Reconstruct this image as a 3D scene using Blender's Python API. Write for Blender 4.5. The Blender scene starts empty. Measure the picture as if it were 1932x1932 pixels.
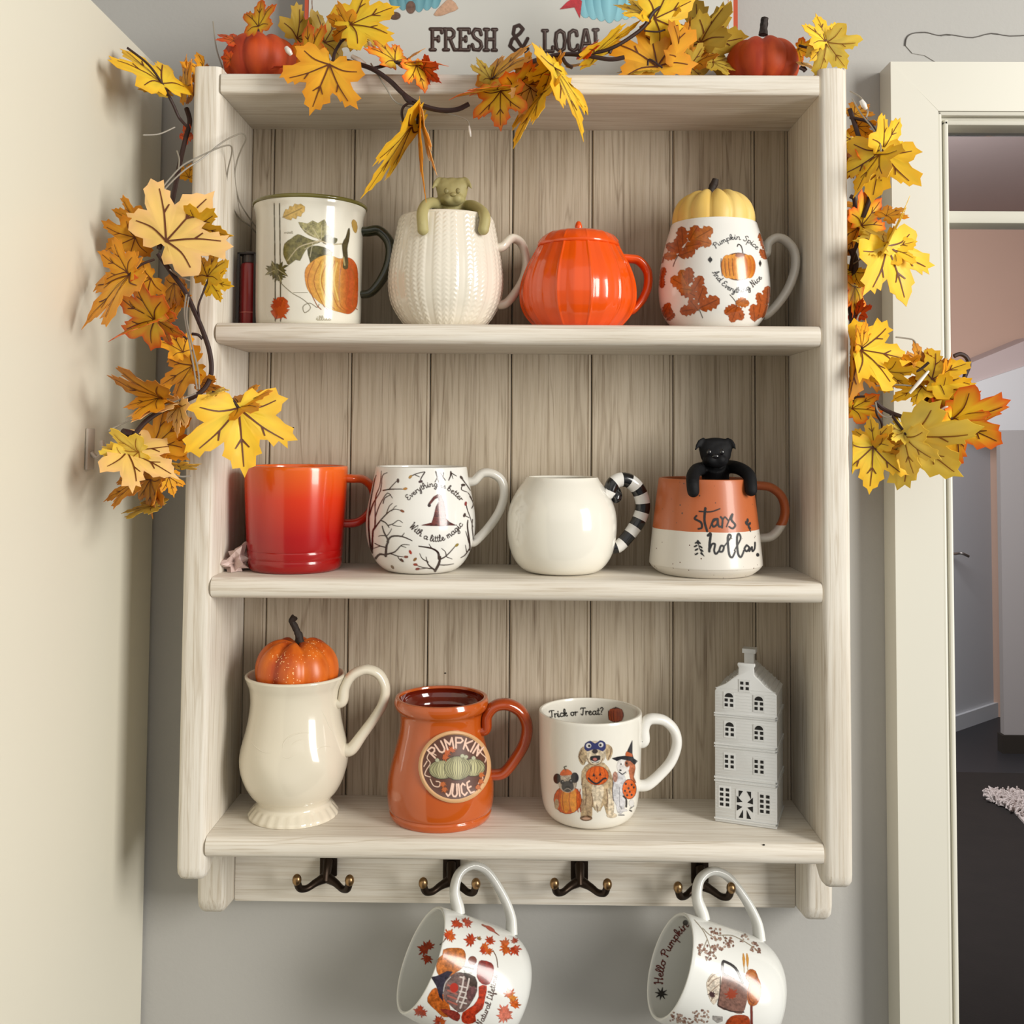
import bpy, bmesh, math, random
from math import pi, sin, cos, radians as R
from mathutils import Vector, Matrix, noise
from mathutils.bvhtree import BVHTree
from mathutils.interpolate import poly_3d_calc
import numpy as np
random.seed(7)
SC = bpy.context.scene
COL = SC.collection
# ------------------------------------------------------------------ camera, world, lights, exposure
F, CX, CY = 1980.0, 966.0, 726.16
CAM = Vector((.26663529, -.897650124, .293301057))
def rotm(rx, ry, rz):
    cx, sx, cy, sy, cz, sz = cos(rx), sin(rx), cos(ry), sin(ry), cos(rz), sin(rz)
    return (Matrix(((1,0,0),(0,cx,-sx),(0,sx,cx))) @ Matrix(((cy,-sy,0),(sy,cy,0),(0,0,1))) @ Matrix(((cz,0,sz),(0,1,0),(-sz,0,cz))))
RM = rotm(-.0472847192, -.0117111347, .00734789114)
cam_d = bpy.data.cameras.new('camera'); cam = bpy.data.objects.new('camera', cam_d); COL.objects.link(cam)
cam_d.sensor_width = 36; cam_d.lens = F*36/1932; cam_d.shift_y = (CY-966)/1932; cam_d.clip_start = .02
M = Matrix.Identity(4)
for i in range(3): M[i][0] = RM[0][i]; M[i][1] = RM[2][i]; M[i][2] = -RM[1][i]; M[i][3] = CAM[i]
cam.matrix_world = M; SC.camera = cam
SC.view_settings.view_transform = 'Standard'; SC.view_settings.look = 'None'
SC.view_settings.exposure = -0.05; SC.view_settings.gamma = 1; SC.view_settings.use_curve_mapping = False
w = bpy.data.worlds.new('world'); SC.world = w; w.use_nodes = True
w.node_tree.nodes['Background'].inputs[0].default_value = (1.0, .98, .95, 1); w.node_tree.nodes['Background'].inputs[1].default_value = .29
def area(name, loc, target, sx, sy, power, col):
    d = bpy.data.lights.new(name, 'AREA'); d.shape = 'RECTANGLE'; d.size = sx; d.size_y = sy; d.energy = power; d.color = col
    o = bpy.data.objects.new(name, d); COL.objects.link(o); o.location = loc
    o.rotation_euler = (Vector(target)-Vector(loc)).to_track_quat('-Z', 'Y').to_euler(); return o
area('window_daylight', (2.15, -1.45, .7), (.2, .05, .2), .75, 1.5, 66, (1.0, .97, .91))
area('room_fill', (.3, -2.9, 1.8), (.25, .1, .2), 3.6, 2.6, 16, (1.0, .96, .88))  # broad fill added from the camera side, not an actual lamp
area('hall_fill', (1.6, 3.4, 1.3), (2.6, 6.0, -.3), 1.2, 1.2, 120, (.96, .97, 1.0))  # unseen light added to brighten the closed-in hall

def ray(px, py):
    return (RM.transposed() @ Vector(((px-CX)/F, 1, -(py-CY)/F))).normalized()
def at(px, py, y):                     # the point a pixel shows, on the plane at depth y
    d = ray(px, py); return CAM + d*((y-CAM.y)/d.y)
def atz(px, py, z):
    d = ray(px, py); return CAM + d*((z-CAM.z)/d.z)
# ------------------------------------------------------------------ mesh and object helpers
def empty(name, loc, label, cat, group=None):
    o = bpy.data.objects.new(name, None); COL.objects.link(o); o.location = loc; o.empty_display_size = .02
    o['label'] = label; o['category'] = cat
    if group: o['group'] = group
    return o
def wloc(o):
    v = Vector((0,0,0))
    while o: v += o.location; o = o.parent
    return v
def mk(name, vs, fs, mat, parent=None, smooth=True, angle=40, mi=None, cols=None, fixn=False, origin=None):
    """one mesh object from world-space vertices"""
    off = wloc(parent) if parent else Vector((0,0,0))
    loc = Vector(origin) if origin is not None else Vector((0,0,0))
    if parent is None: base = loc
    else: base = off
    me = bpy.data.meshes.new(name); me.from_pydata([tuple(Vector(v)-base) for v in vs], [], fs)
    for m in (mat if isinstance(mat, (list, tuple)) else [mat]): me.materials.append(m)
    if mi: me.polygons.foreach_set('material_index', mi)
    if fixn:
        bm = bmesh.new(); bm.from_mesh(me); bmesh.ops.recalc_face_normals(bm, faces=bm.faces); bm.to_mesh(me); bm.free()
    if smooth: me.shade_smooth(); me.set_sharp_from_angle(angle=R(angle))
    if cols:
        a = me.color_attributes.new('Col', 'FLOAT_COLOR', 'POINT')
        for i, c in enumerate(cols): a.data[i].color = (c[0], c[1], c[2], 1)
    o = bpy.data.objects.new(name, me); COL.objects.link(o)
    if parent: o.parent = parent
    else: o.location = base
    return o
def struct(o): o['kind'] = 'structure'; return o
def tag(o, label, cat, group=None):
    o['label'] = label; o['category'] = cat
    if group: o['group'] = group
    return o
class MB:
    def __init__(s): s.v = []; s.f = []; s.m = []
    def add(s, v, f, m=0):
        n = len(s.v); s.v += [Vector(a) for a in v]; s.f += [tuple(i+n for i in q) for q in f]; s.m += [m]*len(f); return s
    def xf(s, mat): s.v = [mat @ a for a in s.v]; return s
    def mk(s, name, mat, parent=None, **k): return mk(name, s.v, s.f, mat, parent, mi=s.m, **k)
def bmdata(bm):
    bm.verts.index_update(); return [v.co.copy() for v in bm.verts], [tuple(v.index for v in f.verts) for f in bm.faces]
def box(a, b, bev=0, seg=2):
    bm = bmesh.new(); bmesh.ops.create_cube(bm, size=1)
    for v in bm.verts: v.co = Vector([a[i]+(v.co[i]+.5)*(b[i]-a[i]) for i in range(3)])
    if bev: bmesh.ops.bevel(bm, geom=list(bm.edges), offset=bev, segments=seg, profile=.5, affect='EDGES')
    r = bmdata(bm); bm.free(); return r
def extrude(pts, axis, a, b, bev=0, seg=2, sel=None):
    """pts: outline in the two other axes (in order), extruded along axis from a to b"""
    bm = bmesh.new()
    def P(p, t):
        if axis == 'x': return (t, p[0], p[1])
        if axis == 'y': return (p[0], t, p[1])
        return (p[0], p[1], t)
    A = [bm.verts.new(P(p, a)) for p in pts]; B = [bm.verts.new(P(p, b)) for p in pts]
    n = len(pts); bm.faces.new(A); bm.faces.new(B[::-1])
    for i in range(n): bm.faces.new((A[i], B[i], B[(i+1) % n], A[(i+1) % n]))
    bmesh.ops.recalc_face_normals(bm, faces=bm.faces)
    if bev:
        ed = [e for f in bm.faces if len(f.verts) == n and n != 4 or len(f.verts) > 4 for e in f.edges]
        if sel: ed = [e for e in ed if sel(e)]
        bmesh.ops.bevel(bm, geom=list(set(ed)), offset=bev, segments=seg, profile=.5, affect='EDGES')
    r = bmdata(bm); bm.free(); return r
def cat(pts, n=6, closed=False):
    P = [Vector(p) for p in pts]; out = []; N = len(P)
    for i in range(N if closed else N-1):
        if closed: a, b, c, d = P[i-1], P[i], P[(i+1) % N], P[(i+2) % N]
        else: a, b, c, d = P[max(i-1,0)], P[i], P[i+1], P[min(i+2,N-1)]
        for k in range(n):
            t = k/n; out.append(.5*((2*b)+(c-a)*t+(2*a-5*b+4*c-d)*t*t+(3*b-a-3*c+d)*t**3))
    if not closed: out.append(P[-1])
    return out
def interp(lst, t):
    if not isinstance(lst, (list, tuple)): return lst
    x = t*(len(lst)-1); i = min(int(x), len(lst)-2); return lst[i]+(lst[i+1]-lst[i])*(x-i)
def tube(pts, ra, rb=None, seg=12, bn=None, cap=True, n=6, smooth=True, stripe=None):
    """sweep an ellipse (ra in the plane of the curve, rb across it) along a smooth curve"""
    P = cat(pts, n) if smooth else [Vector(p) for p in pts]
    v, f, m = [], [], []; N = len(P); pn = None; acc = 0
    L = [0]
    for i in range(1, N): L.append(L[-1]+(P[i]-P[i-1]).length)
    for i in range(N):
        t = (P[min(i+1,N-1)]-P[max(i-1,0)]).normalized(); u = L[i]/L[-1]
        if bn is not None: b = Vector(bn); b = (b-t*b.dot(t)).normalized(); nn = b.cross(t)
        else:
            if pn is None: pn = Vector((0,0,1)) if abs(t.z) < .9 else Vector((1,0,0))
            nn = (pn-t*pn.dot(t)).normalized(); pn = nn; b = t.cross(nn)
        a1 = interp(ra, u); b1 = interp(rb, u) if rb is not None else a1
        for k in range(seg):
            q = 2*pi*k/seg; v.append(P[i]+nn*(cos(q)*a1)+b*(sin(q)*b1))
        if i:
            for k in range(seg):
                k2 = (k+1) % seg; f.append(((i-1)*seg+k, (i-1)*seg+k2, i*seg+k2, i*seg+k))
                m.append(stripe((L[i]+L[i-1])/2/L[-1]) if stripe else 0)
    if cap:
        for e, rev in ((0, 0), (N-1, 1)):
            c = tuple(e*seg+k for k in range(seg)); f.append(c if rev else c[::-1]); m.append(m[0] if not rev else m[-1])
    b_ = MB(); b_.v = v; b_.f = f; b_.m = m; return b_
def lathe(prof, c, seg=72, mod=None, closed_bottom=True):
    """prof: (r, z) from the bottom outside up over the rim and down inside, c: base centre"""
    v, f = [], []
    for j, (r, z) in enumerate(prof):
        for k in range(seg):
            q = 2*pi*k/seg; rr = r+(mod(q, z, j) if mod else 0); v.append((c[0]+rr*cos(q), c[1]+rr*sin(q), c[2]+z))
    for j in range(len(prof)-1):
        for k in range(seg):
            k2 = (k+1) % seg; f.append((j*seg+k, j*seg+k2, (j+1)*seg+k2, (j+1)*seg+k))
    n = len(v)
    v.append((c[0], c[1], c[2]+prof[0][1])); v.append((c[0], c[1], c[2]+prof[-1][1]))
    for k in range(seg):
        k2 = (k+1) % seg; f.append((n, k2, k)); b = (len(prof)-1)*seg; f.append((n+1, b+k, b+k2))
    return v, f
def smoothprof(pts, n=5): return [(p[0], p[1]) for p in cat([(a[0], a[1], 0) for a in pts], n)]
def shell(outer, t=.0032, floor=.006):
    """outer (r,z) bottom to rim -> closed profile with inner wall"""
    o = smoothprof(outer); rim = o[-1]
    p = [(max(o[0][0]-.003, .001), .0)] + ([] if o[0][1] > 0 else []) + o
    p += [(rim[0]-t*.15, rim[1]+t*.38), (rim[0]-t*.5, rim[1]+t*.5), (rim[0]-t*.85, rim[1]+t*.38)]
    inn = [(max(r-t, .001), z) for r, z in reversed(o) if z > floor]
    p += inn; p.append((max(inn[-1][0]-.006, .001), floor)); return p
def sph(c, r, u=16, v=10, M3=None):
    bm = bmesh.new(); bmesh.ops.create_uvsphere(bm, u_segments=u, v_segments=v, radius=1)
    r = (r, r, r) if isinstance(r, (int, float)) else r
    for q in bm.verts:
        p = Vector((q.co.x*r[0], q.co.y*r[1], q.co.z*r[2])); q.co = (M3 @ p if M3 else p)+Vector(c)
    d = bmdata(bm); bm.free(); return d
def remesh(b, vox, name, mat, parent, smooth_it=4):
    tmp = b.mk('tmp', mat, None)
    m = tmp.modifiers.new('r', 'REMESH'); m.mode = 'VOXEL'; m.voxel_size = vox; m.use_smooth_shade = True
    s = tmp.modifiers.new('s', 'SMOOTH'); s.iterations = smooth_it; s.factor = .5
    dg = bpy.context.evaluated_depsgraph_get(); me = bpy.data.meshes.new_from_object(tmp.evaluated_get(dg))
    vs = [v.co.copy() for v in me.vertices]; fs = [tuple(p.vertices) for p in me.polygons]
    bpy.data.objects.remove(tmp); return mk(name, vs, fs, mat, parent, angle=180)
# ------------------------------------------------------------------ materials
def pmat(name, col, rough=.5, coat=0, metal=0, spec=.5, bump=0, bscale=200, sss=0, alpha=None, trans=0, vary=0, vscale=8):
    m = bpy.data.materials.new(name); m.use_nodes = True; nt = m.node_tree; b = nt.nodes['Principled BSDF']
    b.inputs['Base Color'].default_value = (*col, 1); b.inputs['Roughness'].default_value = rough; b.inputs['Metallic'].default_value = metal
    b.inputs['Coat Weight'].default_value = coat; b.inputs['Coat Roughness'].default_value = .04; b.inputs['Specular IOR Level'].default_value = spec
    if trans: b.inputs['Transmission Weight'].default_value = trans
    tc = nt.nodes.new('ShaderNodeTexCoord')
    nz = nt.nodes.new('ShaderNodeTexNoise'); nz.inputs['Scale'].default_value = vscale; nz.inputs['Detail'].default_value = 4
    nt.links.new(tc.outputs['Object'], nz.inputs['Vector'])
    rp = nt.nodes.new('ShaderNodeMixRGB'); rp.blend_type = 'MULTIPLY'; rp.inputs[0].default_value = vary
    rp.inputs[1].default_value = (*col, 1); nt.links.new(nz.outputs['Fac'], rp.inputs[2]); nt.links.new(rp.outputs[0], b.inputs['Base Color'])
    if bump:
        n2 = nt.nodes.new('ShaderNodeTexNoise'); n2.inputs['Scale'].default_value = bscale; nt.links.new(tc.outputs['Object'], n2.inputs['Vector'])
        bp = nt.nodes.new('ShaderNodeBump'); bp.inputs['Strength'].default_value = bump; bp.inputs['Distance'].default_value = .001
        nt.links.new(n2.outputs['Fac'], bp.inputs['Height']); nt.links.new(bp.outputs[0], b.inputs['Normal'])
    return m
def ramp(nt, stops):
    r = nt.nodes.new('ShaderNodeValToRGB'); e = r.color_ramp.elements
    while len(e) > 1: e.remove(e[-1])
    e[0].position = stops[0][0]; e[0].color = (*stops[0][1], 1)
    for p, c in stops[1:]: x = e.new(p); x.color = (*c, 1)
    return r
def wood(name, axis, light, mid, dark, seed=0, rough=.55, contrast=1.0):
    """white-washed pine, grain running along axis"""
    m = bpy.data.materials.new(name); m.use_nodes = True; nt = m.node_tree; b = nt.nodes['Principled BSDF']; L = nt.links.new
    tc = nt.nodes.new('ShaderNodeTexCoord'); oi = nt.nodes.new('ShaderNodeObjectInfo')
    ad = nt.nodes.new('ShaderNodeVectorMath'); ad.operation = 'ADD'
    ml = nt.nodes.new('ShaderNodeMath'); ml.operation = 'MULTIPLY'; ml.inputs[1].default_value = 37; L(oi.outputs['Random'], ml.inputs[0])
    L(tc.outputs['Object'], ad.inputs[0]); L(ml.outputs[0], ad.inputs[1])
    def mp(sl, sc):
        q = nt.nodes.new('ShaderNodeMapping'); s = [sc]*3; s['xyz'.index(axis)] = sl; q.inputs['Scale'].default_value = s
        q.inputs['Location'].default_value = (seed, seed*2, seed*3); L(ad.outputs[0], q.inputs['Vector']); return q
    n1 = nt.nodes.new('ShaderNodeTexNoise'); n1.inputs['Scale'].default_value = 1; n1.inputs['Detail'].default_value = 6; n1.inputs['Roughness'].default_value = .7
    L(mp(9, 420).outputs[0], n1.inputs['Vector'])
    n2 = nt.nodes.new('ShaderNodeTexNoise'); n2.inputs['Scale'].default_value = 1; n2.inputs['Detail'].default_value = 3; n2.inputs['Distortion'].default_value = .6
    L(mp(2.2, 55).outputs[0], n2.inputs['Vector'])
    n3 = nt.nodes.new('ShaderNodeTexNoise'); n3.inputs['Scale'].default_value = 1; n3.inputs['Detail'].default_value = 2
    L(mp(4, 14).outputs[0], n3.inputs['Vector'])
    r1 = ramp(nt, [(.33, dark), (.45, mid), (.56, light)]); L(n1.outputs['Fac'], r1.inputs[0])
    r2 = ramp(nt, [(.34, mid), (.42, light), (.475, light), (.50, tuple(.45*a+.55*b_ for a, b_ in zip(mid, dark))), (.525, light), (.60, light), (.66, mid)]); L(n2.outputs['Fac'], r2.inputs[0])
    mx = nt.nodes.new('ShaderNodeMixRGB'); mx.inputs[0].default_value = .5; L(r1.outputs[0], mx.inputs[1]); L(r2.outputs[0], mx.inputs[2])
    r3 = ramp(nt, [(.3, (.90, .87, .82)), (.7, (1.05, 1.03, 1.0))]); L(n3.outputs['Fac'], r3.inputs[0])
    mu = nt.nodes.new('ShaderNodeMixRGB'); mu.blend_type = 'MULTIPLY'; mu.inputs[0].default_value = 1; L(mx.outputs[0], mu.inputs[1]); L(r3.outputs[0], mu.inputs[2])
    L(mu.outputs[0], b.inputs['Base Color']); b.inputs['Roughness'].default_value = rough; b.inputs['Specular IOR Level'].default_value = .3
    bp = nt.nodes.new('ShaderNodeBump'); bp.inputs['Strength'].default_value = .35; bp.inputs['Distance'].default_value = .0006
    L(n1.outputs['Fac'], bp.inputs['Height']); L(bp.outputs[0], b.inputs['Normal']); return m
LT, MD, DK = (.79, .76, .70), (.68, .63, .55), (.44, .36, .26)
W_X = wood('whitewashed_pine_x', 'x', LT, MD, DK, 1)
W_Z = wood('whitewashed_pine_z', 'z', LT, MD, DK, 4)
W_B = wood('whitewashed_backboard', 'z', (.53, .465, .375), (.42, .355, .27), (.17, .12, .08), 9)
def vcol(name, rough=.18, coat=.6, trans=0, alpha=True):
    m = bpy.data.materials.new(name); m.use_nodes = True; nt = m.node_tree; b = nt.nodes['Principled BSDF']
    a = nt.nodes.new('ShaderNodeAttribute'); a.attribute_name = 'Col'; nt.links.new(a.outputs['Color'], b.inputs['Base Color'])
    b.inputs['Roughness'].default_value = rough; b.inputs['Coat Weight'].default_value = coat; b.inputs['Coat Roughness'].default_value = .05
    if alpha:
        tp = nt.nodes.new('ShaderNodeBsdfTransparent'); mx = nt.nodes.new('ShaderNodeMixShader'); nt.links.new(a.outputs['Alpha'], mx.inputs[0])
        nt.links.new(tp.outputs[0], mx.inputs[1]); nt.links.new(b.outputs[0], mx.inputs[2]); nt.links.new(mx.outputs[0], nt.nodes['Material Output'].inputs[0])
    if trans:
        tr = nt.nodes.new('ShaderNodeBsdfTranslucent'); nt.links.new(a.outputs['Color'], tr.inputs[0]); mx = nt.nodes.new('ShaderNodeMixShader'); mx.inputs[0].default_value = trans
        nt.links.new(b.outputs[0], mx.inputs[1]); nt.links.new(tr.outputs[0], mx.inputs[2]); nt.links.new(mx.outputs[0], nt.nodes['Material Output'].inputs[0])
    return m
M_PRINT = vcol('printed_glaze', .18, .35); M_PRINTM = vcol('printed_matt', .55, 0); M_LEAF = vcol('artificial_leaf', .5, .05, .3, False)
M_WHITE = pmat('white_glaze', (.80, .785, .74), .18, .35)
M_CREAM = pmat('cream_glaze', (.74, .68, .55), .14, .6)
M_KNIT = pmat('ivory_glaze', (.78, .73, .62), .16, .6)
M_GREEN = pmat('olive_enamel', (.15, .13, .025), .2, .5)
M_DKGREEN = pmat('dark_olive_enamel', (.018, .02, .006), .2, .5)
M_ORANGE = pmat('orange_glaze', (.80, .085, .004), .2, .5)
M_RUST = pmat('rust_glaze', (.50, .09, .008), .15, .8)
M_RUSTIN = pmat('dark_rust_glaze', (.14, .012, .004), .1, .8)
M_BLACK = pmat('black_glaze', (.006, .006, .007), .2, .5)
M_SILB = pmat('black_silicone', (.004, .004, .005), .7, spec=.25)
M_SILG = pmat('olive_silicone', (.42, .37, .16), .6)
M_STEM = pmat('dark_stem', (.02, .011, .007), .7, bump=.5, bscale=300)
M_VINE = pmat('brown_wire_vine', (.030, .010, .007), .6)
M_BRONZE = pmat('bronze', (.035, .022, .014), .38, metal=.8)
M_BRASS = pmat('worn_brass', (.34, .21, .10), .3, metal=1)
M_WALL = pmat('grey_wall_paint', (.46, .45, .425), .9, bump=.15, bscale=250, vary=.10, vscale=3)
M_CAB = pmat('cream_cabinet_paint', (.84, .80, .67), .45, vary=.05, vscale=2)
M_TRIM = pmat('cream_gloss_paint', (.70, .68, .59), .4, vary=.08, vscale=4)
M_DARK = pmat('dark_brown_matt', (.02, .015, .01), .9)  # own dark colour of the hall skirting and the wood knots
# ------------------------------------------------------------------ drawn prints laid on curved surfaces
_rng = np.random.RandomState(5); _NG = _rng.rand(256, 256)*2-1
def vnoise(x, y):
    x = np.asarray(x, float); y = np.asarray(y, float); i = np.floor(x).astype(int); j = np.floor(y).astype(int); f = x-i; g = y-j
    f = f*f*(3-2*f); g = g*g*(3-2*g); i &= 255; j &= 255; i2 = (i+1) & 255; j2 = (j+1) & 255
    return (_NG[i, j]*(1-f)+_NG[i2, j]*f)*(1-g)+(_NG[i, j2]*(1-f)+_NG[i2, j2]*f)*g
def jit(c, X, Y, k=.35):
    n = vnoise(X*.22, Y*.22)*k*.6+vnoise(X*.7+9, Y*.7+4)*k*.5; return [np.clip(q*(1+n), 0, 1) for q in c]
SS = 3
class Art:
    """flat print: motifs are rasterised by coverage and laid on the surface as a fine film with its own colours"""
    def __init__(s, targets, lift=.00012):
        vs, fs, ns = [], [], []
        for o in targets:
            wl = wloc(o); n = len(vs); vs += [v.co+wl for v in o.data.vertices]; ns += [v.normal.copy() for v in o.data.vertices]; fs += [tuple(i+n for i in p.vertices) for p in o.data.polygons]
        s.vs, s.ns, s.fs = vs, ns, fs; s.bvh = BVHTree.FromPolygons(vs, fs); s.ops = []; s.lift = lift
    def hit(s, x, y, off):
        d = ray(x, y); h = s.bvh.ray_cast(CAM, d)
        if h[0] is None: return None
        n = h[1] if h[1].dot(d) < 0 else -h[1]; return h[0]+n*off
    def hitn(s, x, y, off):
        d = ray(x, y); h = s.bvh.ray_cast(CAM, d)
        if h[0] is None: return None
        q = s.fs[h[2]]; w_ = poly_3d_calc([s.vs[i] for i in q], h[0]); n = Vector((0,0,0))
        for a, i in zip(w_, q): n += s.ns[i]*a
        if n.length < 1e-5: n = h[1]
        n.normalize(); gn = h[1] if h[1].dot(d) < 0 else -h[1]
        if n.dot(gn) < 0: n = -n
        return h[0]+gn*off, n
    def poly(s, pts, col, n=0):
        if n: pts = cat([(p[0], p[1], 0) for p in pts], n, True)
        s.ops.append(('p', np.array([[p[0], p[1]] for p in pts]), col))
    def ell(s, cx, cy, rx, ry, col, a=0, n=28):
        s.poly([(cx+cos(t)*rx*cos(a)-sin(t)*ry*sin(a), cy+cos(t)*rx*sin(a)+sin(t)*ry*cos(a)) for t in [2*pi*i/n for i in range(n)]], col)
    def line(s, pts, w_, col, n=4):
        P = cat([(p[0], p[1], 0) for p in pts], n) if n and len(pts) > 2 else [Vector((p[0], p[1], 0)) for p in pts]
        s.ops.append(('l', np.array([[p.x, p.y] for p in P]), [interp(w_, i/max(len(P)-1, 1))/2 for i in range(len(P))], col))
    def text(s, txt, base, h, w_, col, font, slant=0.0):
        """txt along a quadratic curve base=[p0,p1,p2]; h = height of a small letter in pixels"""
        p0, p1, p2 = [Vector((p[0], p[1])) for p in base]; N = 60
        B = [(1-t)**2*p0+2*t*(1-t)*p1+t*t*p2 for t in [i/N for i in range(N+1)]]; L = [0]
        for i in range(N): L.append(L[-1]+(B[i+1]-B[i]).length)
        adv = sum(font.get(ch, ([], .7))[1] for ch in txt); k = L[-1]/adv; x = 0
        for ch in txt:
            st, a = font.get(ch, ([], .7))
            for q in st:
                out = []
                for gx, gy in q:
                    u = min(max((x+gx+slant*gy)*k, 0), L[-1]-1e-4); i = next(j for j in range(N) if L[j+1] >= u)
                    f = (u-L[i])/max(L[i+1]-L[i], 1e-6); p = B[i].lerp(B[i+1], f); d = (B[min(i+1,N)]-B[i]).normalized()
                    nn = Vector((d.y, -d.x)); ex = (x+gx+slant*gy)*k-u
                    out.append(p+nn*(gy*h)+d*ex)
                s.line(out, w_, col, 3 if font is CUR else 0)
            x += a
    def mk(s, name, parent, mat=None, label=None):
        ops, s.ops = s.ops, []
        if not ops: return
        allp = np.vstack([o[1] for o in ops]); x0, y0 = np.floor(allp.min(0)).astype(int)-5; x1, y1 = np.ceil(allp.max(0)).astype(int)+5
        x0 = max(x0, -60); y0 = max(y0, -60); x1 = min(x1, 1992); y1 = min(y1, 1992)
        W_, H_ = (x1-x0+1)*SS, (y1-y0+1)*SS; img = np.zeros((H_, W_, 3)); al = np.zeros((H_, W_), bool); h2 = (SS-1)/2
        gx = x0+(np.arange(W_)-h2)/SS; gy = y0+(np.arange(H_)-h2)/SS
        def win(a, b, c, d):
            i0, i1 = np.searchsorted(gx, a), np.searchsorted(gx, b); j0, j1 = np.searchsorted(gy, c), np.searchsorted(gy, d); return slice(j0, j1), slice(i0, i1)
        def paint(sl, m, col):
            if not m.any(): return
            if callable(col):
                Y, X = np.meshgrid(gy[sl[0]], gx[sl[1]], indexing='ij'); c = col(X[m], Y[m])
            else: c = col
            sub = img[sl]
            for k in range(3): ch = sub[..., k]; ch[m] = c[k]
            al[sl] |= m
        for o in ops:
            if o[0] == 'p':
                P = o[1]; sl = win(P[:,0].min()-1, P[:,0].max()+1, P[:,1].min()-1, P[:,1].max()+1)
                Y, X = np.meshgrid(gy[sl[0]], gx[sl[1]], indexing='ij'); m = np.zeros(X.shape, bool)
                if not m.size: continue
                for (ax_, ay), (bx, by) in zip(P, np.roll(P, -1, 0)):
                    if ay == by: continue
                    m ^= ((Y >= min(ay, by)) & (Y < max(ay, by)) & (X < ax_+(Y-ay)*(bx-ax_)/(by-ay)))
                paint(sl, m, o[2])
            else:
                P, R_, col = o[1], o[2], o[3]
                for i in range(len(P)-1):
                    (ax_, ay), (bx, by) = P[i], P[i+1]; ra, rb = max(R_[i], .32), max(R_[i+1], .32); r = max(ra, rb)+.6
                    sl = win(min(ax_, bx)-r, max(ax_, bx)+r, min(ay, by)-r, max(ay, by)+r); Y, X = np.meshgrid(gy[sl[0]], gx[sl[1]], indexing='ij')
                    if not X.size: continue
                    dx, dy = bx-ax_, by-ay; q = dx*dx+dy*dy; t = np.clip(((X-ax_)*dx+(Y-ay)*dy)/max(q, 1e-9), 0, 1)
                    m = (X-ax_-t*dx)**2+(Y-ay-t*dy)**2 <= (ra+(rb-ra)*t)**2; paint(sl, m, col)
        h_, w_ = H_//SS, W_//SS; af = al.reshape(h_, SS, w_, SS).astype(float); cov = af.mean((1, 3))
        colr = (img*al[..., None]).reshape(h_, SS, w_, SS, 3).sum((1, 3))/np.maximum(af.sum((1, 3)), 1e-9)[..., None]
        on = cov > 0; need = on.copy()
        for dy in (-1, 0, 1):
            for dx in (-1, 0, 1): need |= np.roll(np.roll(on, dy, 0), dx, 1)
        # spread colour one vertex outward so faded edges keep their hue
        acc = np.zeros_like(colr); cnt = np.zeros((h_, w_))
        for dy in (-1, 0, 1):
            for dx in (-1, 0, 1): r_ = np.roll(np.roll(on, dy, 0), dx, 1); acc += np.roll(np.roll(colr*on[..., None], dy, 0), dx, 1); cnt += r_
        colr = np.where(on[..., None], colr, acc/np.maximum(cnt, 1)[..., None])
        idx = -np.ones((h_, w_), int); V, N_, Cc = [], [], []
        for j, i in zip(*np.nonzero(need)):
            h = s.hitn(x0+float(i), y0+float(j), s.lift)
            if h: idx[j, i] = len(V); V.append(h[0]); N_.append(h[1]); c = colr[j, i]; Cc.append((c[0], c[1], c[2], cov[j, i]))
        Fc = []
        for j, i in zip(*np.nonzero(need[:-1, :-1])):
            q = (idx[j, i], idx[j+1, i], idx[j+1, i+1], idx[j, i+1])
            if min(q) < 0 or max(cov[j, i], cov[j+1, i], cov[j+1, i+1], cov[j, i+1]) <= 0: continue
            if (V[q[0]]-V[q[2]]).length > .009: continue
            Fc.append(tuple(int(k) for k in q))
        s.lift += .00005
        if not Fc: return
        o = mk(name, V, Fc, mat or M_PRINT, parent, smooth=False)
        a = o.data.color_attributes.new('Col', 'FLOAT_COLOR', 'POINT'); a.data.foreach_set('color', np.array(Cc, dtype=np.float32).ravel())
        o.data.shade_smooth(); o.data.normals_split_custom_set_from_vertices([tuple(n) for n in N_])
        if label: o['label'] = label
        return o
def G(t, adv): return ([[tuple(float(z) for z in p.split(',')) for p in q.split()] for q in t.split(';')], adv)
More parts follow.
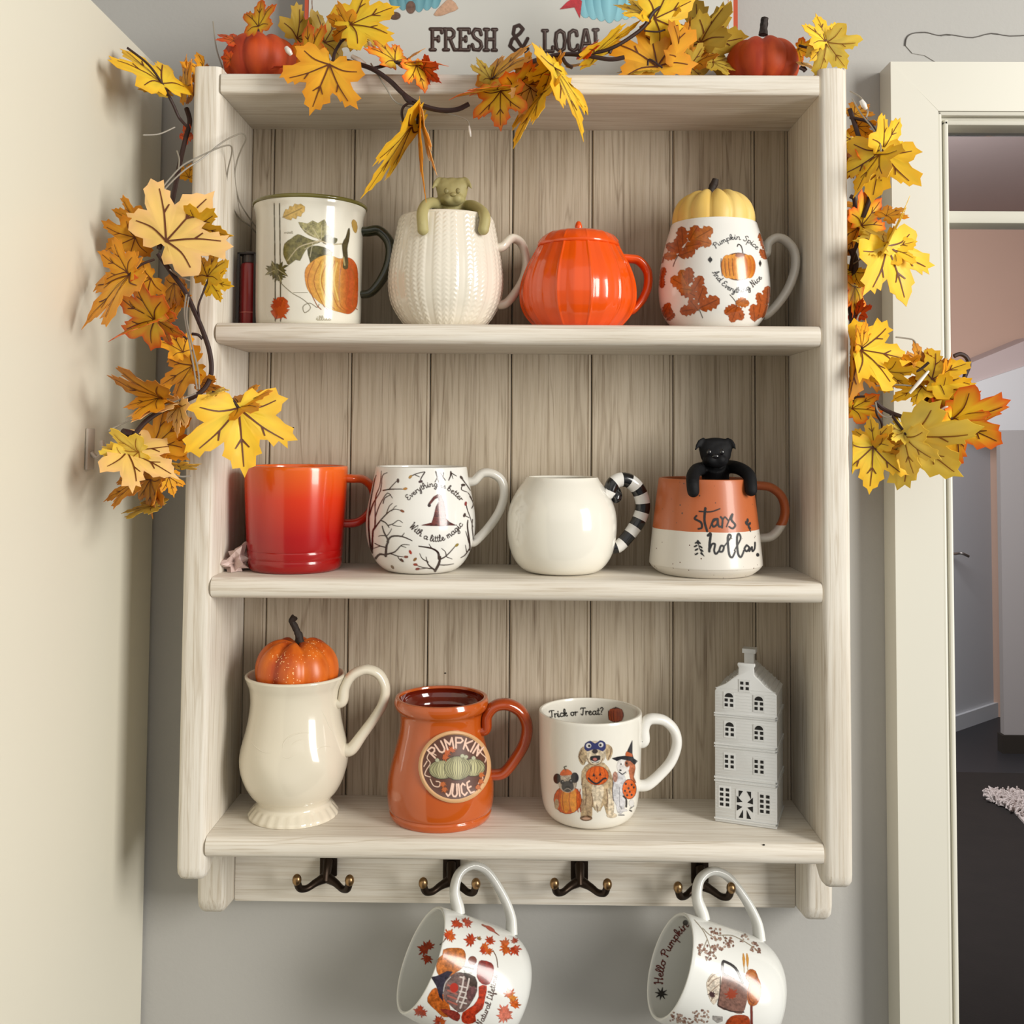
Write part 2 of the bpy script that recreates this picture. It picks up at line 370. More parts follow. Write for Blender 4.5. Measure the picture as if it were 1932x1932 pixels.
CUR = {
'a': G('.8,.8 .45,1 .1,.6 .2,.1 .5,0 .8,.5 .85,.95 .8,.3 .95,0 1.15,.2', 1.1), 'b': G('0,.3 .35,1.5 .3,2 .1,1.6 .1,.3 .3,0 .65,.1 .7,.7 .4,.9 .15,.6', .95),
'c': G('.75,.8 .45,1 .1,.6 .15,.1 .45,0 .85,.25', .85), 'd': G('.75,.8 .4,1 .1,.5 .3,0 .7,.4 .9,2;.9,2 .8,.4 .95,0 1.1,.2', 1.1),
'e': G('.1,.45 .55,.6 .55,.95 .3,.97 .1,.5 .25,.05 .55,0 .85,.3', .85), 'g': G('.8,.8 .45,1 .1,.6 .3,0 .65,.3 .8,.9 .75,-.5 .45,-1 .15,-.7 .85,.0 1.05,.2', 1.05),
'h': G('0,.2 .4,1.4 .3,2 .1,1.6 .1,0;.1,.5 .4,1 .65,.8 .65,.1 .8,0 1,.2', 1.0), 'i': G('0,.3 .2,1 .2,.1 .35,0 .55,.2;.22,1.4 .26,1.55', .55),
'k': G('0,.2 .4,1.4 .3,2 .1,1.6 .1,0;.1,.4 .6,.95 .6,.6 .2,.5 .6,0 .85,.2', .9), 'l': G('0,.3 .4,1.4 .3,2 .1,1.6 .1,.2 .3,0 .55,.25', .55),
'm': G('.1,1 .1,0;.1,.5 .35,1 .5,.8 .5,0;.5,.5 .75,1 .95,.8 .95,.1 1.1,0 1.25,.2', 1.3), 'n': G('.1,1 .1,0;.1,.5 .4,1 .65,.8 .65,.1 .8,0 1,.2', 1.0),
'o': G('.5,1 .15,.8 .1,.3 .4,0 .7,.2 .75,.7 .5,1 .75,.85 .95,.9', .95), 'p': G('.1,1 .1,-1;.1,.5 .4,1 .7,.8 .65,.2 .35,0 .12,.25', .9),
'r': G('.1,.9 .15,1 .15,0;.15,.5 .4,.95 .65,.9', .7), 's': G('.05,.1 .35,1 .45,.7 .55,.3 .35,0 .1,.1;.5,.1 .75,.25', .7),
't': G('.25,1.7 .2,.2 .4,0 .6,.2;0,1.15 .5,1.2', .6), 'u': G('.1,1 .1,.3 .3,0 .6,.3 .7,1 .65,.2 .8,0 1,.2', 1.0),
'v': G('.05,.9 .2,.95 .35,0 .7,.9 .85,.9', .85), 'w': G('.05,.95 .15,.1 .4,.05 .5,.8 .6,.1 .85,.05 1,.95 1.15,.85', 1.15),
'y': G('.1,1 .15,.3 .4,.1 .7,.9;.75,1 .6,-.5 .35,-1 .1,-.7 .8,.1', .9), 'f': G('.1,.2 .5,1.5 .4,2 .2,1.6 .2,-.9 .4,-.6 .25,0 .6,.25', .65),
'W': G('.05,1.8 .2,2 .35,.1 .45,0 .65,1.5 .8,.1 .95,0 1.2,2 1.35,1.9', 1.45), 'A': G('0,.1 .3,.2 .7,1.9 .9,2 .85,0 1,.05;.25,.8 .95,.9', 1.15), 'E': G('.9,1.7 .6,2 .25,1.7 .3,1.15 .6,1.05 .15,.7 .15,.2 .5,0 .95,.3', 1.05),
'H': G('.1,1.7 .3,2 .3,0 .1,.1;.3,1 .95,1.1;1,2 .9,0 1.1,.2', 1.25), 'P': G('.35,1.9 .25,0 .1,.1;.05,1.5 .5,2 1,1.7 .8,1.1 .3,1', 1.05),
'S': G('.9,1.7 .6,2 .25,1.6 .7,.9 .7,.3 .3,0 .05,.3', 1.05), 'T': G('.05,1.6 .2,1.95 1.1,1.9;.6,1.9 .5,.3 .3,0 .1,.3', 1.0),
'N': G('.05,.1 .25,0 .35,1.9 .4,2 .9,.1 1,2 1.2,1.9', 1.3), 'L': G('.7,1.7 .5,2 .35,1.5 .3,.3 .1,0 .5,.1 .95,.2', 1.0), '?': G('.1,1.6 .4,2 .7,1.6 .4,1 .35,.6;.33,.1 .37,.05', .9),
' ': ([], .6)}
BLK = {
'P': G('.1,0 .1,2;.1,2 .6,1.95 .8,1.5 .6,1.05 .1,1', .95), 'U': G('.1,2 .1,.4 .3,0 .6,0 .8,.4 .8,2', 1.0), 'M': G('.1,0 .15,2 .5,.8 .85,2 .9,0', 1.1),
'K': G('.1,0 .1,2;.75,2 .15,1 .8,0', .95), 'I': G('.15,0 .15,2', .4), 'N': G('.1,0 .1,2 .7,0 .7,2', .95), 'J': G('.6,2 .6,.3 .4,-.1 .1,.2', .8),
'C': G('.8,1.6 .5,2 .15,1.6 .1,.5 .4,0 .8,.35', .95), 'E': G('.75,2 .3,1.9 .1,1 .3,.1 .8,.1;.1,1 .65,1.1', .9),
'F': G('.2,0 .2,2;.05,0 .4,0;.05,2 .9,2 .9,1.65;.2,1.05 .65,1.05;.65,1.25 .65,.85', 1.0), 'R': G('.2,0 .2,2;.05,0 .4,0;.05,2 .6,2 .8,1.75 .8,1.35 .6,1.1 .2,1.1;.5,1.1 .85,0 1,0', 1.1),
'e': G('.2,0 .2,2;.05,0 .85,0 .85,.35;.05,2 .85,2 .85,1.65;.2,1.05 .6,1.05;.6,1.25 .6,.85', 1.0), 'S': G('.75,1.5 .65,1.95 .3,2 .1,1.6 .25,1.2 .7,.8 .8,.35 .6,0 .2,.05 .1,.5', .95),
'H': G('.2,0 .2,2;.8,0 .8,2;.2,1.05 .8,1.05;.05,0 .35,0;.65,0 .95,0;.05,2 .35,2;.65,2 .95,2', 1.1), '&': G('1,.2 .85,0 .25,1.35 .3,1.9 .55,2.05 .75,1.75 .6,1.4 .2,.9 .1,.4 .4,0 .75,.25 1,1', 1.2),
'L': G('.2,0 .2,2;.05,2 .4,2;.05,0 .85,0 .85,.4', .95), 'O': G('.5,2 .2,1.75 .12,1 .2,.25 .5,0 .8,.25 .88,1 .8,1.75 .5,2', 1.05),
'c': G('.8,1.5 .75,1.9 .5,2 .2,1.75 .12,1 .2,.25 .5,0 .8,.25 .85,.55', 1.0), 'A': G('.1,0 .45,2 .6,2 .9,0;.25,.7 .75,.7;0,0 .25,0;.75,0 1.05,0', 1.1), ' ': ([], .6)}
def mapleshape(cx, cy, s, a, k=1.0):
    """small five-lobed leaf outline in pixels"""
    pr = [(1,0),(.55,.13),(.62,.27),(.36,.24),(.55,.62),(.28,.5),(.2,.3),(-.02,.62),(-.08,.3),(-.3,.3),(-.22,0)]
    pts = pr+[(x, -y) for x, y in reversed(pr[1:-1])]
    return [(cx+s*(x*cos(a)-y*k*sin(a)), cy-s*(x*sin(a)+y*k*cos(a))) for x, y in pts]
def lobeleaf(A, x, y, L, a, col, wd=.34):
    """scalloped oak leaf"""
    pr = [(0,.02),(.12,.5),(.25,.85),(.34,.6),(.45,1),(.56,.7),(.68,1),(.78,.65),(.9,.6),(1,0)]
    pts = pr+[(p, -q) for p, q in reversed(pr[1:-1])]
    A.poly([(x+L*p*cos(a)-L*q*wd*sin(a), y-(L*p*sin(a)+L*q*wd*cos(a))) for p, q in pts], lambda X, Y: jit(col, X, Y))
    A.line([(x, y), (x+L*.85*cos(a), y-L*.85*sin(a))], max(1.0, L*.04), tuple(c*.45 for c in col), 0)
def pxpump(A, cx, cy, rx, ry, base, dark, lite, n=7, outline=True):
    if outline: A.ell(cx, cy, rx+1.2, ry+1.2, dark)
    order = sorted(range(n), key=lambda i: -abs(i-(n-1)/2))
    for i in order:
        o = (i-(n-1)/2)/((n-1)/2); x = cx+o*rx*.68; r = rx*.36
        A.ell(x, cy, r, ry*(1-.12*abs(o)), lambda X, Y, x=x, r=r: jit([lite[k]+(base[k]-lite[k])*np.minimum(1, abs(X-x+r*.2)/r*1.1) for k in range(3)], X, Y, .2))
        A.line([(x-r, cy-ry*.6), (x-r*1.02, cy), (x-r*.8, cy+ry*.7)], 1.2, dark)
# ------------------------------------------------------------------ room: wall, cabinet, door casing, hall beyond
Z0 = [.606282769, .388290694, .169646976, -.0478133578]; TH = .0178669; DB = .1086; PT = .02438; WI = .52
YW = .1185; FLOOR = -1.66
xo = at(1799, 1200, YW).x; zo = at(1780, 212, YW-.03).z            # door opening: left side and head
xl = at(303, 500, YW).x
xo = at(1799, 1200, YW-.031).x+.0005; wl_ = MB(); wl_.add(*box((xl-.9, YW, FLOOR), (xo-.012, YW+.05, 1.9))); wl_.add(*box((xo-.012, YW, zo), (xo+1.0, YW+.05, 1.9))); wl_.add(*box((xo+1.0, YW, FLOOR), (4.6, YW+.05, 1.9)))
struct(wl_.mk('wall_back', M_WALL, smooth=False))
# plaster flake over the door
p0 = [at(x, y, YW-.0015) for x, y in [(1708,84),(1712,70),(1722,63),(1745,62),(1772,66),(1776,69),(1800,66),(1835,70),(1870,64),(1905,68),(1960,66),(1960,118),(1880,118),(1830,118),(1800,118),(1765,116),(1745,104),(1722,100)]]
v, f = extrude([(p.x, p.z) for p in p0], 'y', YW-.0009, YW+.001)
struct(mk('trim_1', v, f, M_WALL, smooth=False)); bpy.data.objects['trim_1']['label'] = 'raised cracked plaster patch above the door casing'
crk = tube([at(x, y, YW-.0009) for x, y in [(1708,86),(1711,71),(1722,63),(1745,61),(1758,64),(1772,67),(1786,65),(1803,67),(1835,71),(1870,63),(1905,68),(1960,65)]], .0006, seg=6, n=3)
struct(crk.mk('trim_2', pmat('crack_shadow', (.12,.11,.1), .9)))
# left tall cabinet
zt = at(211, 40, -.012).z
c = empty('cabinet', (xl-.3, YW-.3, FLOOR), 'tall cream painted cabinet standing left of the mug shelf', 'cabinet')
v, f = box((xl-.6, -.52, FLOOR+.08), (xl, YW-.0045, zt), .002); mk('body', v, f, M_CAB, c)
v, f = box((xl-.59, -.49, FLOOR), (xl-.02, YW-.02, FLOOR+.08)); mk('plinth', v, f, M_CAB, c)
v, f = box((xl-.6, -.541, FLOOR+.085), (xl-.001, -.521, zt), .003); dr_ = mk('door', v, f, M_CAB, c)
v, f = box((xl-.05, -.556, -.3), (xl-.035, -.5405, -.14), .003); mk('handle', v, f, M_BRASS, dr_)
# casing around the doorway
ycf = YW-.031
xa = at(1686, 700, ycf).x; xb = at(1776, 700, ycf).x; xc = at(1799, 700, ycf).x; za = at(1700, 116, ycf).z; zb = at(1776, 209, ycf).z
dwn = FLOOR+.0
cs = empty('door_1', (xo+.45, YW, FLOOR), 'x', 'x'); del cs['label'], cs['category']; struct(cs); cs['label'] = 'cream painted doorway casing with transom bar, right of the mug shelf'
v, f = extrude([(xa, dwn), (xb, dwn), (xb, zb), (xa, za)], 'y', ycf, YW-.0005, .0); mk('casing', v, f, M_TRIM, cs, smooth=False)
xR = xo+1.0
v, f = extrude([(xa, za), (xb+.0006, zb), (xR, zb), (xR+.09, za)], 'y', ycf+.0004, YW-.0005); mk('casing', v, f, M_TRIM, cs, smooth=False)
v, f = extrude([(xR, zb), (xR+.09, za), (xR+.09, dwn), (xR, dwn)], 'y', ycf, YW-.0005); mk('casing', v, f, M_TRIM, cs, smooth=False)
b = MB()
def bead(x0, x1, y0, y1):
    b.add(*box((x0, y0, dwn), (x1, y1, zb-(x0-xb)), .0015))
w1 = (xc-xb)
xR = xR
bead(xb, xb+w1*.34, ycf+.001, YW); bead(xb+w1*.34, xb+w1*.62, ycf+.007, YW); bead(xb+w1*.62, xc, ycf+.004, YW)
for u0, u1, yy in ((0, .34, .001), (.34, .62, .007), (.62, 1, .004)):
    b.add(*box((xb+w1*u0, ycf+yy, zb-w1*u1*1.1), (xR, YW, zb-w1*u0*1.1), .0015))
b.mk('bead', M_TRIM, cs)
b = MB(); b.add(*box((xo-.012, YW-.012, dwn), (xc-.0005, YW+.0505, zo))); b.mk('jamb', M_TRIM, cs, smooth=False)
z1, z2 = at(1860, 399, YW).z, at(1860, 423, YW).z
v, f = box((xc, YW-.004, z2), (xR, YW+.028, z1), .002); mk('transom_bar', v, f, M_TRIM, cs)
gl = bpy.data.materials.new('window_glass'); gl.use_nodes = True
gb = gl.node_tree.nodes['Principled BSDF']; gb.inputs['Transmission Weight'].default_value = 1; gb.inputs['Roughness'].default_value = .02; gb.inputs['IOR'].default_value = 1.1
v, f = box((xc+.0002, YW+.012, z1), (xR, YW+.015, zb-w1)); mk('pane', v, f, gl, cs, smooth=False)
# hall
M_FL = pmat('dark_hall_floor', (.030, .030, .034), .5, vary=.3, vscale=2)
v, f = box((-1.5, -2.6, FLOOR-.05), (4.6, 7.6, FLOOR)); struct(mk('floor', v, f, M_FL, smooth=False))
M_PINK = pmat('pink_beige_paint', (.52, .35, .27), .9, vary=.1, vscale=1)
M_MAUVE = pmat('mauve_ceiling_paint', (.47, .38, .36), .9)
M_HW = pmat('hall_white_paint', (.62, .62, .62), .7)
M_HG = pmat('hall_grey_paint', (.33, .31, .30), .9)
YF = 6.6
v, f = box((1.0, YF, FLOOR), (4.6, YF+.1, 1.9)); struct(mk('wall_far', v, f, M_PINK, smooth=False))
v, f = box((4.5, YW+.2, FLOOR), (4.6, YF, 1.9)); struct(mk('wall_right', v, f, M_PINK, smooth=False))
v, f = box((.2, YW+.15, 1.84), (4.6, YF+.1, 1.92)); struct(mk('ceiling', v, f, M_MAUVE, smooth=False))
# pale bulkhead over the hall door, with the sloping mauve soffit above it
def prism(pts, y, th): return extrude([(at(a, b_, y).x, at(a, b_, y).z) for a, b_ in pts], 'y', y, y+th)
v, f = prism([(1780,742),(1960,682),(1960,812),(1780,812)], 6.2, .35); struct(mk('wall_bulkhead', v, f, M_HW, smooth=False))
v, f = prism([(1780,706),(1960,632),(1960,690),(1780,750)], 6.24, .33); struct(mk('trim_3', v, f, M_MAUVE, smooth=False))
hd = empty('door_2', atz(1840, 1362, FLOOR), 'x', 'x'); del hd['label'], hd['category']; struct(hd); hd['label'] = 'plain white hall door with lever handle seen through the doorway'
a1, a2 = atz(1785, 1384, FLOOR), atz(1883, 1350, FLOOR); zd = at(1830, 812, 6.35).z
dv = (a2-a1); dn = Vector((dv.y, -dv.x, 0)).normalized()
def slab(p, q, z_0, z_1, th, off=0):
    n = dn; P = [p+n*off, q+n*off, q+n*(off-th), p+n*(off-th)]
    return [Vector((a.x, a.y, z_0)) for a in P]+[Vector((a.x, a.y, z_1)) for a in P], [(0,1,2,3),(4,7,6,5),(0,4,5,1),(1,5,6,2),(2,6,7,3),(3,7,4,0)]
M_DOOR = pmat('hall_door_paint', (.60, .61, .63), .5)
v, f = slab(a1, a2-dv*.05, FLOOR+.01, zd, .05); mk('leaf_panel', v, f, M_DOOR, hd, smooth=False, fixn=True)
v, f = slab(a1, a2-dv*.05, FLOOR, FLOOR+.10, .02, .02); mk('kick_board', v, f, M_DOOR, hd, smooth=False, fixn=True)
v, f = slab(a2-dv*.04, a2+dv*.30, FLOOR, zd, .06, .01); mk('frame', v, f, pmat('recess_shade', (.12,.12,.12), .7), hd, smooth=False, fixn=True)  # dark colour stands in for shade in the recess beside the door
hh = at(1800, 1043, 6.2); k = tube([hh+Vector((-.03,-.02,0)), hh+Vector((-.02,-.06,0)), at(1814,1044,6.1), at(1828,1050,6.1)], .009, seg=8); k.mk('handle', pmat('steel', (.35,.33,.31), .35, metal=1), hd)
# nearer grey wall end with dark skirting on the right
g1 = atz(1886, 1420, FLOOR)
v, f = box((at(1889, 1000, g1.y).x, g1.y, FLOOR), (4.5, g1.y+.05, at(1889, 812, g1.y).z)); struct(mk('wall_partition', v, f, M_HG, smooth=False))
v, f = box((at(1889, 1000, g1.y).x-.02, g1.y-.02, FLOOR), (4.5, g1.y+.05, FLOOR+.11)); struct(mk('baseboard_right', v, f, M_DARK, smooth=False))
# darker mat and fringed pink rug on the hall floor
q = [atz(x, y, FLOOR) for x, y in [(1790,1458),(1990,1462),(2050,2000),(1790,2000)]]
v, f = extrude([(p.x, p.y) for p in q], 'z', FLOOR, FLOOR+.006)
tag(mk('floor_mat', v, f, pmat('brown_black_mat', (.018,.014,.012), .9, bump=.4, bscale=120, vary=.4), smooth=False, origin=q[0]), 'wide brown black mat covering the near hall floor', 'mat')
rg = empty('shaggy_rug', atz(1935, 1530, FLOOR), 'pale pink shaggy rug with ragged corner on the dark hall floor', 'rug')
b = MB(); random.seed(3)
rp = [atz(x, y, FLOOR+.012) for x, y in [(1868,1504),(1885,1497),(1905,1502),(1925,1495),(1990,1500),(1990,1580),(1932,1552),(1905,1522),(1885,1512),(1868,1510)]]
v, f = extrude([(p.x, p.y) for p in rp], 'z', FLOOR+.006, FLOOR+.018); M_RUG = pmat('pink_wool', (.58,.51,.48), .95)
mk('backing', v, f, M_RUG, rg, smooth=False)
for i in range(420):
    t = random.random()**1.3; x = 1868+t*115+random.uniform(-3,3); y = 1504+random.uniform(-7, 7+t*58); p = atz(x, min(y, 1585), FLOOR+.014)
    d = Vector((random.uniform(-1,1), random.uniform(-1,1), random.uniform(.3,1.2))).normalized()*random.uniform(.03,.055)
    b.v += []; tb = tube([p, p+d*.5+Vector((0,0,.004)), p+d-Vector((0,0,.004))], [.006,.008,.004], seg=5, n=1); b.add(tb.v, tb.f)
b.mk('pile', M_RUG, rg)['kind'] = 'stuff'
# ------------------------------------------------------------------ the mug shelf
sh = empty('wall_shelf', (WI/2, YW-.002, Z0[3]), 'whitewashed pine wall shelf with three tiers and hook rail holding the mugs', 'shelf')
zf1 = at(360, 1660, .006).z; zb1 = at(412, 1722, .07).z; ztop = at(390, 128, 0.004).z
prof = [(0, ztop), (0, zf1+.012), (.0015, zf1+.005), (.006, zf1+.0008), (.012, zf1), (.020, zf1+.001), (.030, zf1+.007), (.040, zf1+.011), (.050, zf1+.011), (.055, zf1+.007), (.058, zf1-.004), (.0595, zb1+.016), (.063, zb1+.006), (.070, zb1+.001), (.078, zb1), (YW-.002, zb1), (YW-.002, ztop)]
for x0, x1 in ((-PT, 0), (WI, WI+PT)):
    v, f = extrude(prof, 'x', x0, x1, .0055, 3, sel=lambda e: all(w_.co.y < .1 for w_ in e.verts)); mk('side_panel', v, f, W_Z, sh, angle=50)
def board(z, x0=0.0002, x1=WI-.0002, y1=DB-.0002, r=.006, th=TH):
    pr = [(y1, z), (r, z)]
    for i in range(1, 5): t = pi/2*i/4; pr.append((r-r*sin(t), z-r+r*cos(t)))
    for i in range(0, 5): t = pi/2*i/4; pr.append((r-r*cos(t), z-th+r-r*sin(t)))
    pr.append((y1, z-th)); return extrude(pr, 'x', x0, x1)
for i, z in enumerate(Z0):
    v, f = board(z, r=.0075 if i else .003); mk('shelf_board', v, f, W_X, sh)
seams = [at(x, 430, DB).x for x in (515, 667, 815, 967, 1117, 1270, 1424)]
xs = [0]+seams+[WI]
for i in range(len(xs)-1):
    a_, b_ = xs[i]+.0004, xs[i+1]-.0004
    pr = [(a_+.0012, DB), (b_-.0036, DB), (b_-.0030, DB+.0012), (b_-.0022, DB+.0002), (b_-.0004, DB+.0004), (b_, DB+.0016), (b_, YW-.0025), (a_, YW-.0025), (a_, DB+.0014)]
    bm_v, bm_f = extrude(pr, 'z', Z0[3]-TH-.004, Z0[0]-TH+.001)
    mk('plank', bm_v, bm_f, W_B, sh, smooth=False)
zr = at(900, 1706, .095).z
v, f = box((.0002, .0945, zr), (WI-.0002, YW-.003, Z0[3]-TH-.0003), .0015); mk('hook_rail', v, f, W_X, sh)
# small knots
for x, y, dd in ((1441,1594,.0025),(553,807,.1085),(840,1270,.1085)):
    kp = at(x, y, dd); v, f = sph(kp, (.0011, .0005, .0007), 10, 6); mk('knot', v, f, M_DARK, sh)
# hooks
def hook(px, first=None):
    base = at(px, 1640, .0935)
    return base
hz = [(620,1636),(852,1642),(1093,1643),(1320,1650)]
h0 = None
labels = ['bronze double hook on the rail under the white pitcher, empty', 'bronze double hook carrying the mug with orange cottage print', 'bronze double hook on the rail below the orange and dog mugs, empty', 'bronze double hook carrying the mug with cocoa and croissant print']
for i, (px, py) in enumerate(hz):
    P = at(px, py+8, .0935)
    if i == 0:
        h0 = empty('double_hook', P, labels[0], 'hook', 'hooks on the shelf rail'); base0 = P.copy()
        zt_ = Z0[3]-TH-.0012-P.z
        v, f = box((P.x-.008, P.y-.0022, P.z-.004), (P.x+.008, P.y+.0009, P.z+zt_), .001); mk('back_plate', v, f, M_BRONZE, h0)
        b = tube([P+Vector((0,-.002,.010)), P+Vector((0,-.008,.004)), P+Vector((0,-.012,-.004))], [.007,.006,.0055], [.005,.004,.004], seg=12); b.mk('neck', M_BRONZE, h0)
        for s_ in (-1, 1):
            b = tube([P+Vector((0,-.010,-.001)), P+Vector((s_*.009,-.014,-.0045)), P+Vector((s_*.016,-.019,-.0075)), P+Vector((s_*.0215,-.024,-.0055)), P+Vector((s_*.0235,-.026,.0005))], [.0052,.0036,.0030,.0032,.0034], seg=12)
            ar = b.mk('arm', M_BRONZE, h0)
            v, f = sph(P+Vector((s_*.0238,-.0265,.003)), (.0042,.0042,.0052)); mk('tip', v, f, M_BRASS, ar)
        for dz in (.011,):
            v, f = sph(P+Vector((0,-.0032,dz+.006)), (.0022,.001,.0022), 10, 6); mk('screw', v, f, M_BRASS, h0)
    else:
        r_ = h0.copy(); COL.objects.link(r_); r_.location = P; r_['label'] = labels[i]
        for ch in list(h0.children):
            c_ = ch.copy(); COL.objects.link(c_); c_.parent = r_
            for g in ch.children: d_ = g.copy(); COL.objects.link(d_); d_.parent = c_
HOOKP = [at(px, py+8, .0935) for px, py in hz]
# ------------------------------------------------------------------ mugs
def vessel(name, cx, shelf_z, yc, outer, label, cat_='mug', t=.0032, ybase=None, group=None):
    """outer: list of (ypx, rpx) silhouette from base to rim at axis pixel cx"""
    ym = outer[len(outer)//2][0]; s = (at(cx+100, ym, yc)-at(cx-100, ym, yc)).length/200
    X = at(cx, ym, yc).x; prof = []
    for i, (py, rp) in enumerate(outer):
        z = at(cx, py, yc).z-shelf_z; prof.append((rp*s, max(z, 0)))
    zb_, zt_ = at(cx, outer[0][0], yc).z-shelf_z, prof[-1][1]
    prof = [(r, (at(cx, py, yc).z-shelf_z-zb_)*zt_/(zt_-zb_)) for (r, _), (py, __) in zip(prof, outer)]
    C = Vector((X, yc, shelf_z+.0002)); e = empty(name, C, label, cat_, group)
    return e, C, prof, s
def strap(e, C, yc, pts, ra, rb, mat, back=.25, prof=None, name='handle', seg=14, stripe=None, mats=None):
    x0 = at(pts[0][0], pts[0][1], yc).x; P = []
    for x, y in pts:
        q = at(x, y, yc); dx = q.x-x0; yy = yc+dx*back; q = at(x, y, yy); P.append(q)
    if prof:
        def RZ(z):
            for (r1, z1_), (r2, z2_) in zip(prof, prof[1:]):
                if z1_ <= z <= z2_: return r1+(r2-r1)*(z-z1_)/max(z2_-z1_, 1e-6)
            return prof[-1][0] if z > 0 else prof[0][0]
        rad = lambda p: math.hypot(p.x-C.x, p.y-C.y)
        P = [p for p in P if rad(p) > RZ(p.z-C.z)+.0015]
        def foot(p, q):
            d = Vector((p.x-C.x, p.y-C.y, 0)).normalized(); z = p.z+(p.z-q.z)*.15; R0 = RZ(z-C.z)-.0012; return Vector((C.x+d.x*R0, C.y+d.y*R0, z))
        P = [foot(P[0], P[1])]+P+[foot(P[-1], P[-2])]
    t = tube(P, ra, rb, seg, bn=(0,1,0), stripe=stripe, n=8); return t.mk(name, mats or mat, e, angle=60)
YC = .056
# A: enamel mug with pumpkin print
e, C, pr, s = vessel('tall_mug', 585, Z0[1], YC, [(618,92),(600,97),(500,98.5),(440,99),(412,100),(400,103),(394,104)], 'tall white mug with green rim and printed pumpkin with vine leaves')
v, f = lathe(shell(pr, .0025), C); A_ = mk('body', v, f, pmat('enamel_white', (.76,.73,.63), .16, .6), e)
rr = pr[-1][0]; b = MB(); N = 72
ringp = [Vector((C.x+(rr-.0005)*cos(2*pi*i/N), C.y+(rr-.0005)*sin(2*pi*i/N), C.z+pr[-1][1]+.001)) for i in range(N+1)]
tube(ringp, .0019, seg=10, smooth=False, cap=False).mk('rim', M_GREEN, e)
strap(e, C, YC, [(676,452),(694,437),(716,436),(735,458),(736,490),(722,525),(700,552),(674,570)], [.0045,.0048,.005,.005,.0045,.004,.0035], .0075, M_DKGREEN, .22, prof=pr)
A = Art([A_])
for x in (518.5, 528.5): A.line([(x-1,384),(x+.5,500),(x+1,606)], 1.6, (.06,.05,.02))
A.mk('line_print', e)
olive, olive2, tan = (.16,.14,.045), (.09,.08,.025), (.45,.30,.08)
lobeleaf(A, 534, 410, 46, .45, (.55,.36,.10), .30)
A.poly([(663,420),(667,414),(673,420),(674,432),(671,440),(666,434)], (.42,.26,.06), 2)
# vine leaves
def vine_leaf(cx, cy, sc, a, c1): A.poly(mapleshape(cx, cy, sc, a, 1.2), lambda X, Y: jit(c1, X, Y, .6)); A.line([(cx, cy), (cx+sc*.8*cos(a), cy-sc*.8*sin(a))], 1.2, (.45,.40,.22), 0)
A.poly([(563,419),(580,422),(590,416),(600,421),(612,414),(617,425),(624,432),(624,448),(618,452),(607,452),(590,447),(575,438)], lambda X, Y: jit((.30,.27,.12), X, Y, .7), 2)
A.poly([(607,450),(620,442),(628,448),(636,450),(634,458),(622,462),(610,459)], lambda X, Y: jit(olive2, X, Y, .5), 2)
A.poly([(535,480),(537,460),(550,450),(562,442),(575,447),(590,453),(604,457),(590,462),(580,468),(572,480),(566,492),(558,490),(545,500),(540,492)], lambda X, Y: jit(olive, X, Y, .7), 2)
A.poly([(580,470),(592,464),(610,466),(628,476),(620,486),(600,492),(588,500),(584,490)], lambda X, Y: jit(olive2, X, Y, .7), 2)
A.line([(543,492),(562,468),(585,459),(605,455),(622,461),(645,460)], [1.2,2.2,2], (.52,.44,.28))
for q in (((605,455),(590,430)),((606,455),(607,425)),((607,455),(572,432)),((600,457),(575,470)),((590,458),(585,485))): A.line(q, 1.2, (.50,.44,.28), 0)
vine_leaf(520, 512, 22, 1.9, olive); vine_leaf(524, 508, 24, -.6, olive2); vine_leaf(518, 510, 20, 3.6, olive); vine_leaf(526,520,16,-1.2,olive2)
A.line([(528,532),(550,552),(572,565),(586,580),(575,590),(572,578),(585,572),(598,580),(602,574)], 1.1, (.25,.22,.15)); A.line([(554,552),(580,552)], 1, (.35,.33,.25), 0)
A.mk('vine_leaf_print', e)
# pumpkin
pc = (628, 532)
def pc_col(X, Y):
    t = (X-577)/98; a_, b_, c_ = (.62,.24,.035), (.62,.40,.07), (.42,.075,.012)
    q = [np.where(t < .45, a_[i]+(b_[i]-a_[i])*np.clip(t/.45, 0, 1), b_[i]+(c_[i]-b_[i])*np.clip((t-.45)/.35, 0, 1)) for i in range(3)]; return jit(q, X, Y, .25)
A.poly([(575,520),(578,505),(588,494),(604,484),(622,481),(640,488),(658,486),(670,496),(675,515),(675,560),(672,580),(660,592),(645,590),(620,582),(596,565),(580,545)], pc_col, 3)
for x0, x1, x2 in ((585,580,596),(598,592,608),(611,606,622),(624,622,634),(637,640,641),(650,658,652),(662,670,664)): A.line([(x0+8 if x0 < 640 else x0-6, 492),(x1,530),(x2,572),(x2+10,584)], 1.3, (.30,.08,.01))
for x0 in (604, 617, 630): A.line([(x0+6,496),(x0,530),(x0+8,566)], 2.0, (.70,.50,.13))
A.poly([(646,505),(648,488),(645,462),(652,448),(656,434),(659,430),(660,440),(658,455),(655,470),(657,500),(654,508)], lambda X, Y: jit((.06,.045,.015), X, Y, .5), 2)
A.line([(648,486),(650,500)], 3, (.35,.28,.12), 0)
A.mk('pumpkin_print', e); lobeleaf(A, 521, 602, 44, 1.25, (.48,.07,.012), .4); A.poly(mapleshape(528, 588, 20, .2, 1.3), (.50,.08,.014)); A.poly(mapleshape(525, 575, 16, 2.2, 1.2), (.42,.05,.01))
A.mk('red_leaf_print', e); A.text('rost', [(537,441),(545,440),(553,440)], 2.2, .8, (.35,.33,.25), CUR); A.text('illus', [(597,604),(611,604),(624,604)], 4, 1.1, (.40,.36,.25), CUR)
A.mk('lettering', e)
